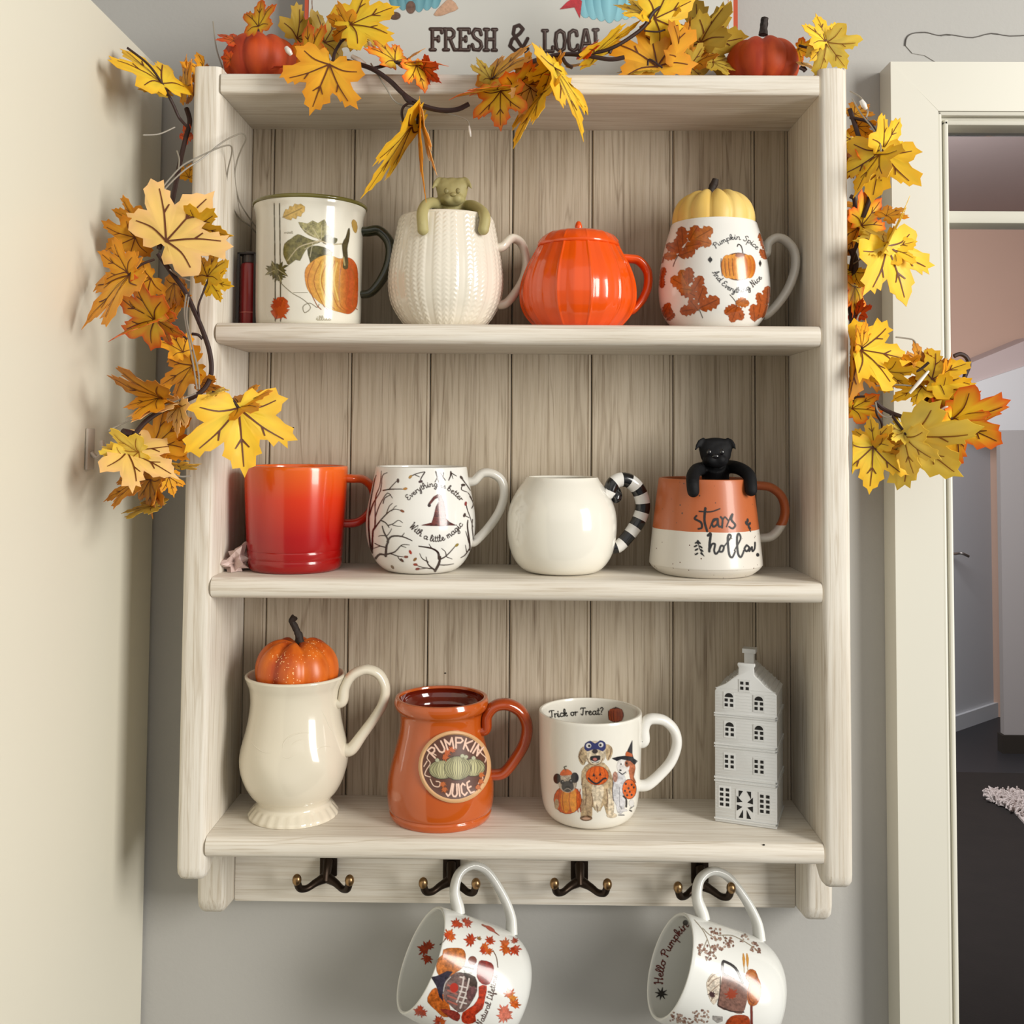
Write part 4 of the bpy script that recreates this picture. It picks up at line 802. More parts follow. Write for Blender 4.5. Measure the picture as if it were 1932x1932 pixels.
# crumpled wrapper in the corner
bm = bmesh.new(); bmesh.ops.create_icosphere(bm, subdivisions=3, radius=1); c0 = at(442, 1066, .045)
for q in bm.verts:
    n_ = q.co.normalized(); k = 1+1.1*noise.noise(n_*1.9)+.7*noise.noise(n_*4+Vector((3,1,2)))
    p = Vector((n_.x*.013*k, n_.y*.012*k, n_.z*.010*k)); p.z = max(p.z*(1.3 if n_.x > 0 else .55), -.0075); q.co = Vector((c0.x+p.x, .045+p.y, Z0[2]+.0078+p.z))
v, f = bmdata(bm); bm.free()
mm = pmat('pink_cellophane', (.60,.46,.42), .25, .4); tag(mk('crumpled_wrapper', v, f, mm, None, smooth=False, origin=(c0.x,.045,Z0[2])), 'crumpled pinkish cellophane scrap left of the orange red mug', 'wrapper')
# I: cream pitcher
e, C, pr, s = vessel('cream_pitcher', 555, Z0[3], .0590, [(1531,83),(1526,82.5),(1520,78),(1512,71),(1506,68),(1498,72),(1488,81),(1470,91),(1448,98),(1424,100),(1400,97),(1375,91),(1350,86),(1322,83),(1298,85),(1284,90),(1274,94)], 'tall cream footed pitcher mug with embossed scroll relief', 'mug', t=.0035)
v, f = lathe(shell(pr, .0035), C, 120, mod=lambda q, z, j: .0008*cos(q*7)*max(0, 1-abs(z-.045)/.012)*0 + (.0006*cos(q*6+z*90)*math.exp(-((z-.047)/.020)**2)) + (.0005*cos(q*26) if z < .009 and 1 < j < 20 else 0)); I_ = mk('body', v, f, M_CREAM, e, angle=180)
strap(e, C, .056, [(646,1322),(650,1298),(660,1279),(674,1268),(694,1263),(716,1273),(727,1298),(722,1328),(704,1358),(682,1388),(664,1412),(654,1434)], [.0052,.0048,.0045,.0045,.0045,.0045,.005,.006], .0070, M_CREAM, .22, prof=pr)
# embossed scrolls as raised relief
A = Art([I_]); relief = MB()
for pts, w_ in (([(466,1385),(478,1405),(495,1418),(515,1420),(530,1410)], 4), ([(470,1420),(490,1430),(512,1428)], 3), ([(532,1425),(535,1402),(550,1388),(572,1382),(595,1385)], 5), ([(528,1424),(540,1430),(552,1426),(556,1416)], 4), ([(545,1420),(552,1404),(566,1396),(584,1396)], 3.5), ([(585,1425),(600,1412),(618,1408),(632,1414)], 4), ([(602,1330),(612,1350),(622,1372),(636,1392)], 4), ([(468,1350),(476,1366),(474,1384)], 4)):
    P = []
    for q in cat([(p[0], p[1], 0) for p in pts], 5):
        h = A.hit(q.x, q.y, -.0004)
        if h: P.append(h)
    if len(P) > 3: t_ = tube(P, [w_*.12*s, w_*.34*s, w_*.34*s, w_*.12*s], seg=8, smooth=False); relief.add(t_.v, t_.f)
relief.mk('relief', M_CREAM, e)
pumpkin('glitter_pumpkin', 560, 1328, .056, 79, 124, pump_mat('glitter_pumpkin', (.42,.05,.006), (.72,.16,.012), .35, 60, True), 'orange glitter pumpkin sitting in the cream pitcher', 8, stem=([(566,1216),(564,1200),(557,1184),(551,1172),(556,1164)], [9,7.5,6,6,7]), amp=.07, squash=.85)
# J: rust mug with medallion
e, C, pr, s = vessel('medallion_mug', 832, Z0[3], .0590, [(1533,92),(1528,95),(1522,96),(1518,94.5),(1512,98),(1490,100),(1465,99),(1435,93),(1405,85),(1380,79),(1360,77),(1343,79),(1334,86),(1325,89),(1318,88)], 'glossy rust orange bellied mug with round pumpkin medallion', t=.0045)
prof = shell(pr, .0045); v, f = lathe(prof, C)
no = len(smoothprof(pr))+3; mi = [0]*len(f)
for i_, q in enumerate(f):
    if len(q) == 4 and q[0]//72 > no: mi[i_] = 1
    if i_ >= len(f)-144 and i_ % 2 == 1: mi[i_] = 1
J_ = mk('body', v, f, [M_RUST, M_RUSTIN], e, mi=mi)
strap(e, C, .056, [(917,1374),(919,1350),(934,1332),(958,1329),(982,1342),(994,1368),(990,1400),(972,1432),(950,1458),(926,1474)], [.0050,.0052,.0054,.0054,.0050,.0045], .0085, pmat('rust_glaze_dark', (.36,.05,.006), .15, .8), .25, prof=pr)
A0 = Art([J_]); mc = (857, 1446)
V, Fc = [], []; NN = 56
for k_, (rr_, of) in enumerate(((1.0, -.0006), (1.0, .0018), (.965, .0026), (.93, .0026), (.895, .0016), (.75, .0015), (.6, .0014), (.45, .0014), (.3, .0014), (.15, .0014), (.02, .0014))):
    for i_ in range(NN):
        q = 2*pi*i_/NN; h = A0.hit(mc[0]+66*rr_*cos(q), mc[1]+68*rr_*sin(q), of); V.append(h if h else Vector((0,0,0)))
for k_ in range(10):
    for i_ in range(NN): j_ = (i_+1) % NN; Fc.append((k_*NN+i_, k_*NN+j_, (k_+1)*NN+j_, (k_+1)*NN+i_))
Fc.append(tuple(10*NN+i_ for i_ in range(NN)))
md_ = mk('medallion', V, Fc, [pmat('tan_clay', (.62,.36,.17), .5), pmat('brown_clay', (.10,.035,.02), .5)], e, mi=[0 if k_//NN < 4 else 1 for k_ in range(len(Fc))], fixn=True)
A = Art([md_], .0004)
gp = (.35,.33,.17); gd = (.07,.06,.035); ln = (.70,.48,.36)
def stripedp(cx, cy, rx, ry, n):
    A.ell(cx, cy, rx+1, ry+1, gd); A.ell(cx, cy, rx, ry, lambda X, Y: [np.where(abs(X-cx) < rx*.3, (.50,.47,.25)[k], gp[k]) for k in range(3)])
    for i_ in range(n):
        o = (i_-(n-1)/2)/((n-1)/2); A.line([(cx+o*rx*.3, cy-ry), (cx+o*rx*.97, cy), (cx+o*rx*.35, cy+ry)], 1.0, gd)
stripedp(834,1452,24,17,9); stripedp(892,1448,22,16,8); stripedp(863,1449,25,22,11)
for pts in ([(823,1425),(812,1420),(806,1430),(812,1440),(805,1452),(802,1462),(812,1466)],[(812,1470),(818,1482),(828,1484),(830,1476),(823,1474)],[(902,1412),(908,1422),(916,1430),(914,1438)],[(806,1436),(800,1446)],[(902,1478),(910,1470),(908,1462)]): A.line(pts, 2.0, ln)
for x, y, a in ((842,1420,.5),(852,1416,1.2),(838,1428,-.2)): A.poly(mapleshape(x, y, 11, a, 1.2), (.45,.09,.015))
for x, y in ((872,1426),(879,1428),(893,1430),(825,1434)): A.ell(x, y, 4, 3.5, (.42,.42,.28), 0, 8)
for x, y, a in ((835,1478,-1.4),(838,1488,-1.3),(905,1474,-.4),(900,1484,-.6),(906,1462,-.2)): A.poly(mapleshape(x, y, 10, a, 1.1), (.45,.11,.02))
A.text('PUMPKIN', [(820,1431),(858,1393),(902,1428)], 10.0, 3.2, (.78,.52,.40), BLK)
A.text('JUICE', [(840,1499),(864,1508),(896,1494)], 11.5, 3.2, (.78,.52,.40), BLK)
A.mk('design', e, M_PRINTM)
# K: costumed dogs mug
e, C, pr, s = vessel('dog_print_mug', 1113, Z0[3], .0600, [(1547,62),(1544,72),(1537,80),(1524,87),(1505,91),(1470,94),(1420,96),(1370,97),(1343,97.5)], 'straight white mug printed with three dogs in autumn costumes', t=.003)
v, f = lathe(shell(pr, .003), C, 96); K_ = mk('body', v, f, pmat('speckled_white_glaze', (.80,.77,.69), .22, .4, vary=.04, vscale=200), e)
strap(e, C, .056, [(1214,1396),(1214,1376),(1220,1361),(1232,1356),(1254,1360),(1272,1378),(1277,1404),(1266,1436),(1244,1462),(1222,1480),(1204,1486)], [.0060,.0050,.0046,.0046,.0046,.0046,.005], .0066, M_WHITE, .20, prof=pr)
A = Art([K_]); T = lambda x, y: (990+x/6.0375, 1290+y/6.0375); J = lambda c_, k=.6: (lambda X, Y: jit(c_, X, Y, k))
PP = lambda pts, c_, n=2: A.poly([T(*q) for q in pts], c_, n); EL = lambda x, y, rx, ry, c_, a=0: A.ell(*T(x, y), rx/6.04, ry/6.04, c_, a, 18); LN = lambda w_, c_, *p: A.line([T(*q) for q in p], w_, c_, 3)
gold, gold2, brn, blk, orp = (.46,.34,.20), (.60,.50,.36), (.16,.09,.05), (.02,.018,.02), (.62,.11,.012)
# big golden dog
PP([(650,1000),(740,900),(900,900),(980,1010),(1010,1150),(1000,1300),(990,1500),(940,1510),(900,1380),(860,1450),(800,1440),(770,1400),(760,1540),(640,1540),(660,1300),(650,1150)], J(gold))
PP([(770,1150),(900,1160),(880,1340),(830,1470),(780,1340)], J(gold2)); PP([(950,1180),(1010,1300),(1010,1500),(950,1500)], J(gold2)); PP([(700,1250),(770,1250),(760,1500),(690,1480)], J((.38,.27,.16)))
EL(700,1530,70,32,J(brn,.8)); EL(700,1535,45,14,(.5,.3,.2)); EL(990,1500,60,28,J(gold2)); EL(655,1380,30,70,J((.30,.20,.12)))
for pts in ([(690,1180),(700,1280),(690,1380)],[(760,1250),(775,1330),(765,1400)],[(930,1200),(945,1300),(935,1400)],[(820,1380),(830,1450)],[(660,1070),(650,1150)],[(1000,1080),(1005,1180)]): LN(1.6, brn, *pts)
EL(800,790,125,140,J(gold2)); PP([(690,720),(640,740),(610,830),(640,910),(680,920),(710,830)], J(gold)); PP([(920,690),(990,720),(1000,790),(960,870),(930,850)], J(gold)); LN(2, brn, (650,760),(620,830),(660,905)); LN(2, brn, (985,730),(975,800),(950,860))
PP([(680,740),(690,680),(750,650),(800,680),(860,645),(915,670),(925,730),(890,770),(840,750),(770,750),(720,770)], (.03,.035,.13)); EL(728,705,30,28,(.65,.62,.60)); EL(868,695,28,28,(.65,.62,.60)); EL(735,708,15,15,blk); EL(862,698,15,15,blk)
EL(800,770,34,26,(.04,.03,.03)); PP([(745,830),(800,820),(860,820),(850,890),(800,905),(755,890)], blk); LN(2,(.65,.60,.55),(760,880),(805,895),(850,875)); EL(800,860,24,16,(.45,.15,.13)); LN(1.6, brn, (710,850),(740,905),(800,925),(860,905),(890,850))
EL(825,1045,132,112,(.20,.03,.01)); EL(825,1045,126,106,J(orp,.35)); 
for x in (760,800,850,895): LN(1.2,(.35,.05,.01),(x,950),(x+(x-825)*.35,1045),(x,1140))
PP([(770,1055),(785,1010),(805,1055)], blk, 0); PP([(840,1045),(860,1005),(875,1045)], blk, 0); LN(3.4, blk, (725,1075),(780,1125),(830,1135),(900,1080),(925,1080)); EL(818,1075,8,8,blk)
A.mk('golden_dog_print', e)
# pug in a pumpkin
EL(490,1320,160,165,(.22,.03,.01)); EL(490,1320,155,160,J(orp,.35)); EL(470,1330,60,140,J((.72,.26,.02),.3)); EL(555,1330,40,135,J((.74,.28,.03),.3))
for x in (385,430,505,590,620): LN(1.3,(.38,.05,.01),(x+15,1200),(x,1330),(x+20,1460))
EL(365,1370,25,60,J(gold)); EL(490,1130,105,110,J((.50,.42,.33))); EL(490,1170,70,65,(.05,.045,.045)); EL(370,1080,42,58,blk); EL(570,1070,45,60,blk); EL(430,1120,24,26,blk); EL(530,1110,28,28,blk); EL(435,1115,6,6,(.5,.5,.5)); EL(528,1105,6,6,(.5,.5,.5)); EL(490,1180,28,16,(.015,.012,.012)); LN(1.5,(.3,.26,.22),(450,1215),(490,1190),(530,1215)); LN(1.3,(.25,.2,.16),(470,1070),(490,1085),(510,1070))
PP([(400,1040),(430,985),(470,970),(520,990),(540,1030),(470,1045)], J(orp,.4)); LN(1.8,(.06,.05,.02),(465,980),(450,950),(475,940))
A.mk('pug_print', e)
# spaniel in a witch hat
PP([(1010,1080),(1080,1000),(1140,1050),(1150,1200),(1130,1450),(1060,1470),(1040,1380),(1010,1300)], J((.55,.54,.55),.4)); LN(1.6,(.18,.17,.18),(1020,1100),(1000,1200),(1010,1330)); LN(1.4,(.25,.24,.25),(1075,1180),(1080,1400)); EL(1030,1060,28,60,J((.42,.22,.16)))
PP([(1180,900),(1230,870),(1260,960),(1240,1060),(1270,1130),(1200,1080)], J((.40,.12,.05))); EL(1120,940,72,90,J((.66,.63,.60),.3)); EL(1165,910,30,40,J((.30,.10,.05))); EL(1158,905,12,13,blk); EL(1095,915,8,11,blk); EL(1120,1000,50,34,(.70,.67,.64)); EL(1088,985,14,10,blk); LN(2,blk,(1075,1005),(1110,1030),(1150,1005))
PP([(990,850),(1060,830),(1150,820),(1170,760),(1225,640),(1225,800),(1240,850),(1285,880),(1250,925),(1200,880),(1100,860),(1050,880)], (.015,.015,.02), 0); PP([(1145,800),(1160,770),(1225,800),(1226,830),(1150,822)], (.45,.10,.03), 0)
EL(1190,1200,82,115,(.10,.02,.01)); EL(1190,1200,76,108,J(orp,.35)); 
for x, y in ((1150,1140),(1215,1150),(1180,1190),(1140,1220),(1195,1230),(1240,1180),(1165,1270),(1215,1265)): EL(x,y,12,14,blk)
LN(3.0,blk,(1120,1280),(1155,1320),(1155,1400)); LN(2,(.2,.2,.2),(1090,1400),(1110,1450)); LN(2,(.2,.2,.2),(1070,1495),(1130,1495)); LN(2,(.2,.2,.2),(1200,1420),(1240,1390)); EL(1130,1440,40,14,(.6,.58,.58)); EL(1215,1360,30,40,(.66,.64,.62)); LN(2.4,blk,(1195,1440),(1215,1450))
A.mk('spaniel_print', e)
# writing on the inside
A.text('Trick or Treat?', [T(285,390), T(560,350), T(905,350)], 6.8, 1.7, (.02,.02,.02), CUR)
A.mk('lettering', e); x_, y_ = T(1040,355); pxpump(A, x_, y_, 13.5, 13, (.28,.035,.01), (.07,.01,.005), (.45,.08,.02), 5); LN(2,(.08,.02,.01),(1030,285),(1040,268))
A.mk('pumpkin_print', e)
# L: white porcelain house
M_HOUSE = pmat('matt_white_porcelain', (.66,.665,.65), .5); M_HOLE = pmat('dark_opening', (.01,.009,.008), .9)
c1 = atz(1466, 1566, Z0[3]); c2 = atz(1349, 1550, Z0[3]); ax = (c2-c1); Wd = ax.length; ax.normalize(); ax = Vector((ax.x, ax.y, 0)).normalized(); dp = Vector((-ax.y, ax.x, 0));
if dp.y < 0: dp = -dp
c3 = atz(1482, 1525, Z0[3]); Dp = min((c3-c1).dot(dp), DB-.006-max(c1.y, c2.y))
Dp = max(Dp, .030)
e = empty('porcelain_house', (c1+c2)/2+dp*Dp/2, 'matt white porcelain canal house tealight holder with cut out windows', 'ornament')
def hz_(py): return at(1408, py, (c1.y+c2.y)/2).z-Z0[3]
HP = lambda u_, z_, d_=0: c2-ax*(u_*Wd)+dp*d_+Vector((0,0,z_+.0003))    # u: 0 left .. 1 right
top = hz_(1300); gt = hz_(1259)
# facade outline
fo = [(0,0),(1,0),(1,top-.004),(.97,top-.002),(.82,top+.003),(.72,top+.0085),(.645,top+.012),(.635,gt-.001),(.66,gt+.001),(.655,gt+.003),(.375,gt+.003),(.37,gt+.001),(.39,gt-.001),(.385,top+.012),(.30,top+.0085),(.18,top+.003),(.03,top-.001),(0,top-.004)]
V = [HP(u_, z_, 0) for u_, z_ in fo]+[HP(u_, z_, .004) for u_, z_ in fo]; n_ = len(fo); Fc = [tuple(range(n_)), tuple(range(2*n_-1, n_-1, -1))]+[(i, i+n_, (i+1) % n_+n_, (i+1) % n_) for i in range(n_)]
bm = bmesh.new(); vv = [bm.verts.new(q) for q in V]; [bm.faces.new([vv[i] for i in q]) for q in Fc]; bmesh.ops.recalc_face_normals(bm, faces=bm.faces)
bmesh.ops.bevel(bm, geom=[e_ for e_ in bm.edges if len(e_.link_faces) == 2], offset=.0006, segments=2, profile=.5, affect='EDGES'); v, f = bmdata(bm); bm.free(); mk('facade', v, f, M_HOUSE, e, angle=50)
def hbox(u0, u1, z0, z1, d0, d1): return [HP(u, z, d) for u, z, d in ((u0,z0,d0),(u1,z0,d0),(u1,z0,d1),(u0,z0,d1),(u0,z1,d0),(u1,z1,d0),(u1,z1,d1),(u0,z1,d1))], [(3,2,1,0),(4,5,6,7),(0,1,5,4),(1,2,6,5),(2,3,7,6),(3,0,4,7)]
b = MB(); b.add(*hbox(.012,.988,0,top-.004,.0035,Dp)); b.mk('body', M_HOUSE, e, smooth=False, fixn=True)
rt = gt-.002; V = [HP(u, z, d) for d in (.004, Dp) for u, z in ((-.0,top-.005),(1.0,top-.005),(.5,rt))]
b = MB(); b.add(V, [(0,1,2),(5,4,3),(0,2,5,3),(1,4,5,2),(0,3,4,1)])
for i in range(1, 8):
    t = i/8
    for s_ in (0, 1):
        ua = .5+(.5 if s_ else -.5)*(1-t); zz_ = top-.005+(rt-top+.005)*t; b.add(*hbox(ua-.012, ua+.012, zz_-.0003, zz_+.0007, .004, Dp))
b.mk('roof', M_HOUSE, e, smooth=False, fixn=True)
b = MB(); ct = hz_(1236)
b.add(*hbox(.42,.58,rt-.004,ct-.003,Dp*.45,Dp*.45+.009)); b.add(*hbox(.39,.61,ct-.003,ct+.0008,Dp*.45-.001,Dp*.45+.010)); b.mk('chimney', M_HOUSE, e, smooth=False, fixn=True)
b = MB(); zs_ = lambda py: hz_(py)
for py, th_ in ((1350,.0012),(1354,.0008),(1408,.0014),(1413,.0008),(1472,.0014),(1478,.0010),(1550,.0012)): z_ = hz_(py+2); b.add(*hbox(-.012,1.012,z_,z_+th_,-.0009,.001)); b.add(*hbox(.98,1.012,z_,z_+th_,-.0009,Dp))
for i in range(44):
    z_ = top*(i+.5)/44; b.add(*hbox(.01,.99,z_,z_+.0003,-.00018,.001))
b.mk('moulding', M_HOUSE, e, smooth=False, fixn=True)
Hx = lambda X: (X-198)/(795-198)
def pane(u, z, wu, hz2):
    bb_ = MB(); bb_.add(*hbox(u-wu/2, u+wu/2, z-hz2/2, z+hz2/2, -.0006, .001)); return bb_
wins = []
def win(u, py, rows, wu=.05, gap=.088, arch=False, rh=.0016, step=8.6):
    fr = MB(); zc = hz_(py); st = .0043*(step/8.6); H = rows*st
    z1_ = zc+H/2; fr.add(*hbox(u-gap/2-wu*.95, u+gap/2+wu*.95, zc-H/2-.001, z1_+(.005 if arch else .001), -.0004, .001)); wf = fr.mk('window', M_HOUSE, e, smooth=False, fixn=True)
    hb = MB()
    for r_ in range(rows):
        for s_ in (-1, 1):
            z_ = z1_-st*(r_+.5); hb.add(*hbox(u+s_*gap/2-wu/2, u+s_*gap/2+wu/2, z_-.0013, z_+.0013, -.0006, .001))
    if arch:
        pts = [(u-.068, z1_+.0005)]+[(u-.068*cos(t), z1_+.0005+.0036*sin(t)) for t in [pi*i/8 for i in range(1,8)]]+[(u+.068, z1_+.0005)]
        V = [HP(a, b2, d) for d in (-.0006, .001) for a, b2 in pts]; n2 = len(pts); hb.add(V, [tuple(range(n2)), tuple(range(2*n2-1, n2-1, -1))]+[(i, i+n2, (i+1) % n2+n2, (i+1) % n2) for i in range(n2)])
    hb.mk('opening', M_HOLE, wf, smooth=False, fixn=True)
Y = lambda y_: 1210+y_/5.083
win(.49, Y(430), 2, step=9)
win(.235, Y(605)+0, 2, arch=True); win(.72, Y(632)-4, 2, arch=True); win(.245, Y(887), 2, arch=True); win(.72, Y(912)-4, 2, arch=True)
win(.24, Y(1173), 3, gap=.092); win(.72, Y(1210)-4, 3, gap=.092); win(.16, Y(1510)+2, 4, gap=.095, wu=.055); win(.81, Y(1565)-5, 4, gap=.095, wu=.055)
dr = MB(); za_, zb_ = hz_(Y(1705)), hz_(Y(1440)); dr.add(*hbox(.345,.635,za_-.001,zb_+.001,-.0004,.001)); df = dr.mk('door', M_HOUSE, e, smooth=False, fixn=True)
hb = MB(); hh_ = zb_-za_
for s_ in (-1, 1):
    for t_ in (((.03,1),(.10,1),(.10,.74)), ((.13,.80),(.13,.56),(.04,.60)), ((.13,.48),(.13,.26),(.04,.42)), ((.03,.32),(.10,.02),(.03,.02))):
        pts = [(.49+s_*a, za_+hh_*b2) for a, b2 in t_]; V = [HP(a, b2, d) for d in (-.0006, .001) for a, b2 in pts]; hb.add(V, [(0,1,2),(5,4,3),(0,3,4,1),(1,4,5,2),(2,5,3,0)])
hb.mk('opening', M_HOLE, df, smooth=False, fixn=True)
# ------------------------------------------------------------------ hanging mugs
def hang(name, label, rimc, major, minor, ang, L, prof_px, hook_px, feet, yc, matw, art):
    """rimc: pixel of the mouth centre, ang: tilt of the mouth, prof: (along, r) in pixels from rim to base"""
    v0 = ray(*rimc); rgt = RM.transposed() @ Vector((1,0,0)); rgt = (rgt-v0*rgt.dot(v0)).normalized(); upv = rgt.cross(v0).normalized()
    k = minor/major; q = math.sqrt(1-k*k); a = R(ang)
    d = (rgt*(-cos(a))+upv*sin(a))*q-v0*k; d.normalize(); h = (rgt*sin(a)+upv*cos(a)).normalized(); n_ = d.cross(h)
    O = at(rimc[0], rimc[1], yc); u = (at(rimc[0]+50, rimc[1], yc)-at(rimc[0]-50, rimc[1], yc)).length/100
    out = smoothprof([(r*u, -x*u/q) for x, r in prof_px], 5)           # rim to base, z along d
    t = .0030; rim = out[0]
    P = [(0.0005, out[-1][1])] + out[::-1] + [(rim[0]-.0006, .0012), (rim[0]-.0015, .0015), (rim[0]-.0026, .001)] + [(max(r-t, .0005), z) for r, z in out if z > out[-1][1]+.006]
    M4 = Matrix(((h.x, n_.x, d.x, O.x), (h.y, n_.y, d.y, O.y), (h.z, n_.z, d.z, O.z), (0,0,0,1)))
    v, f = lathe(P, (0,0,0), 96); v = [M4 @ Vector(p) for p in v]
    e = empty(name, O, label, 'mug', 'mugs hanging from the hooks'); bd = mk('body', v, f, matw, e)
    # handle loop in the plane of axis and h
    loc = lambda x_, r_: M4 @ Vector((r_*u, 0, -x_*u/q))
    t_ = tube([loc(*p) for p in feet], [.0060,.0044,.0038,.0038,.0038,.0040,.0050], [.0085,.0066,.0058,.0056,.0060,.007,.0085], 14, bn=n_, n=7); t_.mk('handle', matw, e)
    return e, bd, M4, u, q
matw = pmat('fine_china', (.78,.785,.75), .2, .3)
PR = [(0,95),(25,97.5),(60,100),(100,103),(135,103),(158,98),(176,87),(188,71),(193,50)]
FT = [(36,96),(31,106),(15,130),(12,160),(27,182),(50,188),(74,180),(109,156),(135,129),(148,100)]
e1, b1, M1, u1, q1 = hang('hanging_mug', 'white mug with orange leaves and cottage print hanging from the second hook', (796,1810), 97, 32, 20, 190, PR, None, FT, .040, matw, None)
e2_, b2_, M2, u2, q2 = hang('hanging_mug', 'white mug with cocoa cup and pastry print hanging from the rightmost hook', (1266,1822), 97, 38, 20, 190, PR, None, FT, .040, matw, None)
A = Art([b1]); T = lambda x, y: (730+x/6, 1610+y/6); rd, rd2, ore = (.42,.045,.012), (.52,.10,.015), (.58,.20,.02)
def ML(x, y, s_, a, c_): A.poly(mapleshape(*T(x, y), s_/6, R(a), 1.25), lambda X, Y: jit(c_, X, Y, .5))
for x, y, s_, a, c_ in ((790,800,80,150,rd),(830,800,60,250,rd),(900,790,80,10,rd),(880,770,50,80,rd),(700,930,90,60,rd2),(700,940,70,160,rd),(720,950,70,-20,rd2),(960,990,100,170,rd),(950,980,80,80,rd),(1040,970,40,60,(.30,.15,.05)),(1160,1000,80,60,rd),(1090,1060,90,-30,rd2),(1150,1100,70,-70,rd2),(1100,1100,60,190,rd),(1350,1030,90,150,rd2),(1350,1080,90,250,rd2),(1440,1080,100,-60,rd),(1450,1000,60,110,rd),(440,1090,110,160,rd),(470,1060,90,80,rd),(460,1180,90,-110,rd),(370,1790,80,160,rd),(400,1800,70,-40,rd),(380,1760,50,90,rd),(590,1900,80,120,rd),(620,1910,60,20,rd2),(570,1930,60,-90,rd),(1390,1600,90,110,rd2),(1410,1650,80,20,ore),(1440,1720,90,60,rd2),(1320,1800,110,60,(.60,.16,.10)),(1330,1850,100,170,(.60,.18,.12)),(1350,1830,90,-30,(.60,.18,.12)),(820,1750,60,250,rd)): ML(x, y, s_, a, c_)
A.line([T(600,1035),T(640,1000),T(680,950)], 1.2, brn); A.line([T(1200,1100),T(1240,1180),T(1255,1290)], 1.4, brn); A.line([T(1080,810),T(1160,850),T(1270,930)], [3,4,1], (.30,.05,.02)); A.ell(*T(1170,855), 10, 3.6, rd, .55)
A.mk('leaf_print', e1)
PQ = lambda pts, c_, n=2, k_=.7: A.poly([T(*q) for q in pts], lambda X, Y: jit(c_, X, Y, k_), n)
PQ([(560,1290),(570,1200),(630,1150),(640,1090),(740,1070),(850,1080),(890,1140),(885,1250),(850,1300),(780,1350),(680,1400),(580,1370)], (.44,.13,.02)); PQ([(460,1680),(480,1590),(550,1520),(640,1600),(700,1700),(720,1830),(640,1850),(560,1780)], (.46,.11,.015)); PQ([(1030,1260),(1070,1210),(1180,1240),(1210,1300),(1200,1400),(1160,1480),(1080,1480),(1020,1400)], (.22,.02,.012))
PQ([(1040,1510),(1130,1500),(1110,1640),(1080,1760),(1000,1830),(1010,1900),(920,1932),(850,1900),(860,1800),(980,1720),(1040,1620)], (.40,.035,.01)); A.ell(*T(968,1215), 8, 8.5, (.18,.05,.03)); PQ([(600,1760),(760,1780),(830,1830),(800,1900),(700,1850)], (.22,.03,.02))
PQ([(500,1400),(560,1390),(680,1330),(750,1340),(700,1400),(650,1480),(630,1600),(640,1680),(590,1620),(560,1500)], (.025,.02,.035), 0); PQ([(650,1480),(700,1400),(790,1350),(880,1360),(1000,1450),(1020,1560),(960,1680),(900,1760),(820,1800),(720,1720),(640,1640)], (.16,.10,.09)); PQ([(850,1280),(980,1310),(960,1360),(880,1350)], (.75,.74,.70), 0)
PQ([(850,1270),(990,1300),(980,1320),(850,1290)], (.03,.03,.03), 0); PQ([(870,1350),(1000,1400),(1020,1520),(940,1500),(900,1420)], (.05,.03,.02)); 
for x0, y0, x1, y1 in ((830,1400,870,1420),(870,1400,790,1680),(930,1420,830,1750)): A.line([T(x0,y0),T((x0+x1)/2+15,(y0+y1)/2),T(x1,y1)], 3.0, (.60,.52,.48))
for y in (1500,1560,1620,1680): A.line([T(690,y-10),T(790,y+30)], 3.2, (.40,.12,.09)); A.line([T(820,y),T(900,y+20)], 2.2, (.66,.60,.56))
A.ell(*T(760,1520), 8, 9, (.42,.03,.015)); A.line([T(640,1560),T(660,1470),T(720,1400)], 1.6, (.5,.48,.46)); PQ([(900,1560),(990,1500),(1000,1600),(930,1680)], (.12,.05,.05))
A.mk('cottage_print', e1); A.text('Natural Lifetime', [T(1060,1960), T(1190,1760), T(1250,1380)], 5.6, 1.3, (.10,.05,.04), CUR)
A.mk('lettering', e1)
A = Art([b2_]); T = lambda x, y: (1190+x/5.82, 1600+y/5.82); br1, br2 = (.20,.10,.075), (.30,.18,.13)
def bl(cx, cy, n, rx, ry, s_):
    random.seed(int(cx)); c_ = T(cx, cy)
    for i in range(n):
        x = cx+random.uniform(-rx, rx); y = cy+random.uniform(-ry, ry); A.ell(*T(x, y), random.uniform(1.5,3.2), random.uniform(1.2,2.2), random.choice((br1, br2, (.42,.30,.24))), random.random()*3, 8)
for pts in ([(700,790),(790,900),(840,1000),(880,1120)],[(790,880),(860,950),(960,1010)],[(840,1000),(800,1100),(760,1170)],[(880,1100),(860,1180),(830,1240)],[(960,960),(1100,960),(1200,1000),(1300,1060),(1400,1130)],[(870,1120),(940,1200)],[(1010,960),(1070,1050)]): A.line([T(*p) for p in pts], 1.2, (.30,.24,.16))
bl(930,950,26,60,70,1); bl(1070,1040,22,55,55,1); bl(780,1120,16,45,60,1); bl(880,1150,26,60,80,1); bl(960,1100,12,50,50,1); bl(1260,990,10,50,40,1); bl(1370,1090,20,55,60,1); bl(500,1850,26,70,60,1); bl(760,1850,34,100,70,1); bl(620,1900,14,50,40,1)
A.mk('berry_print', e2_)
PQ = lambda pts, c_, n=2, k_=.5: A.poly([T(*q) for q in pts], lambda X, Y: jit(c_, X, Y, k_), n)
PQ([(1000,1380),(1080,1400),(1230,1490),(1290,1560),(1270,1700),(1220,1820),(1100,1790),(960,1740),(980,1560)], (.20,.10,.075), 2); A.line([T(1000,1380),T(1010,1260),T(1040,1250),T(1150,1320),T(1230,1480)], 4.6, (.035,.03,.03)); A.line([T(1005,1270),T(1020,1380),T(1060,1400)], 4.0, (.06,.05,.045))
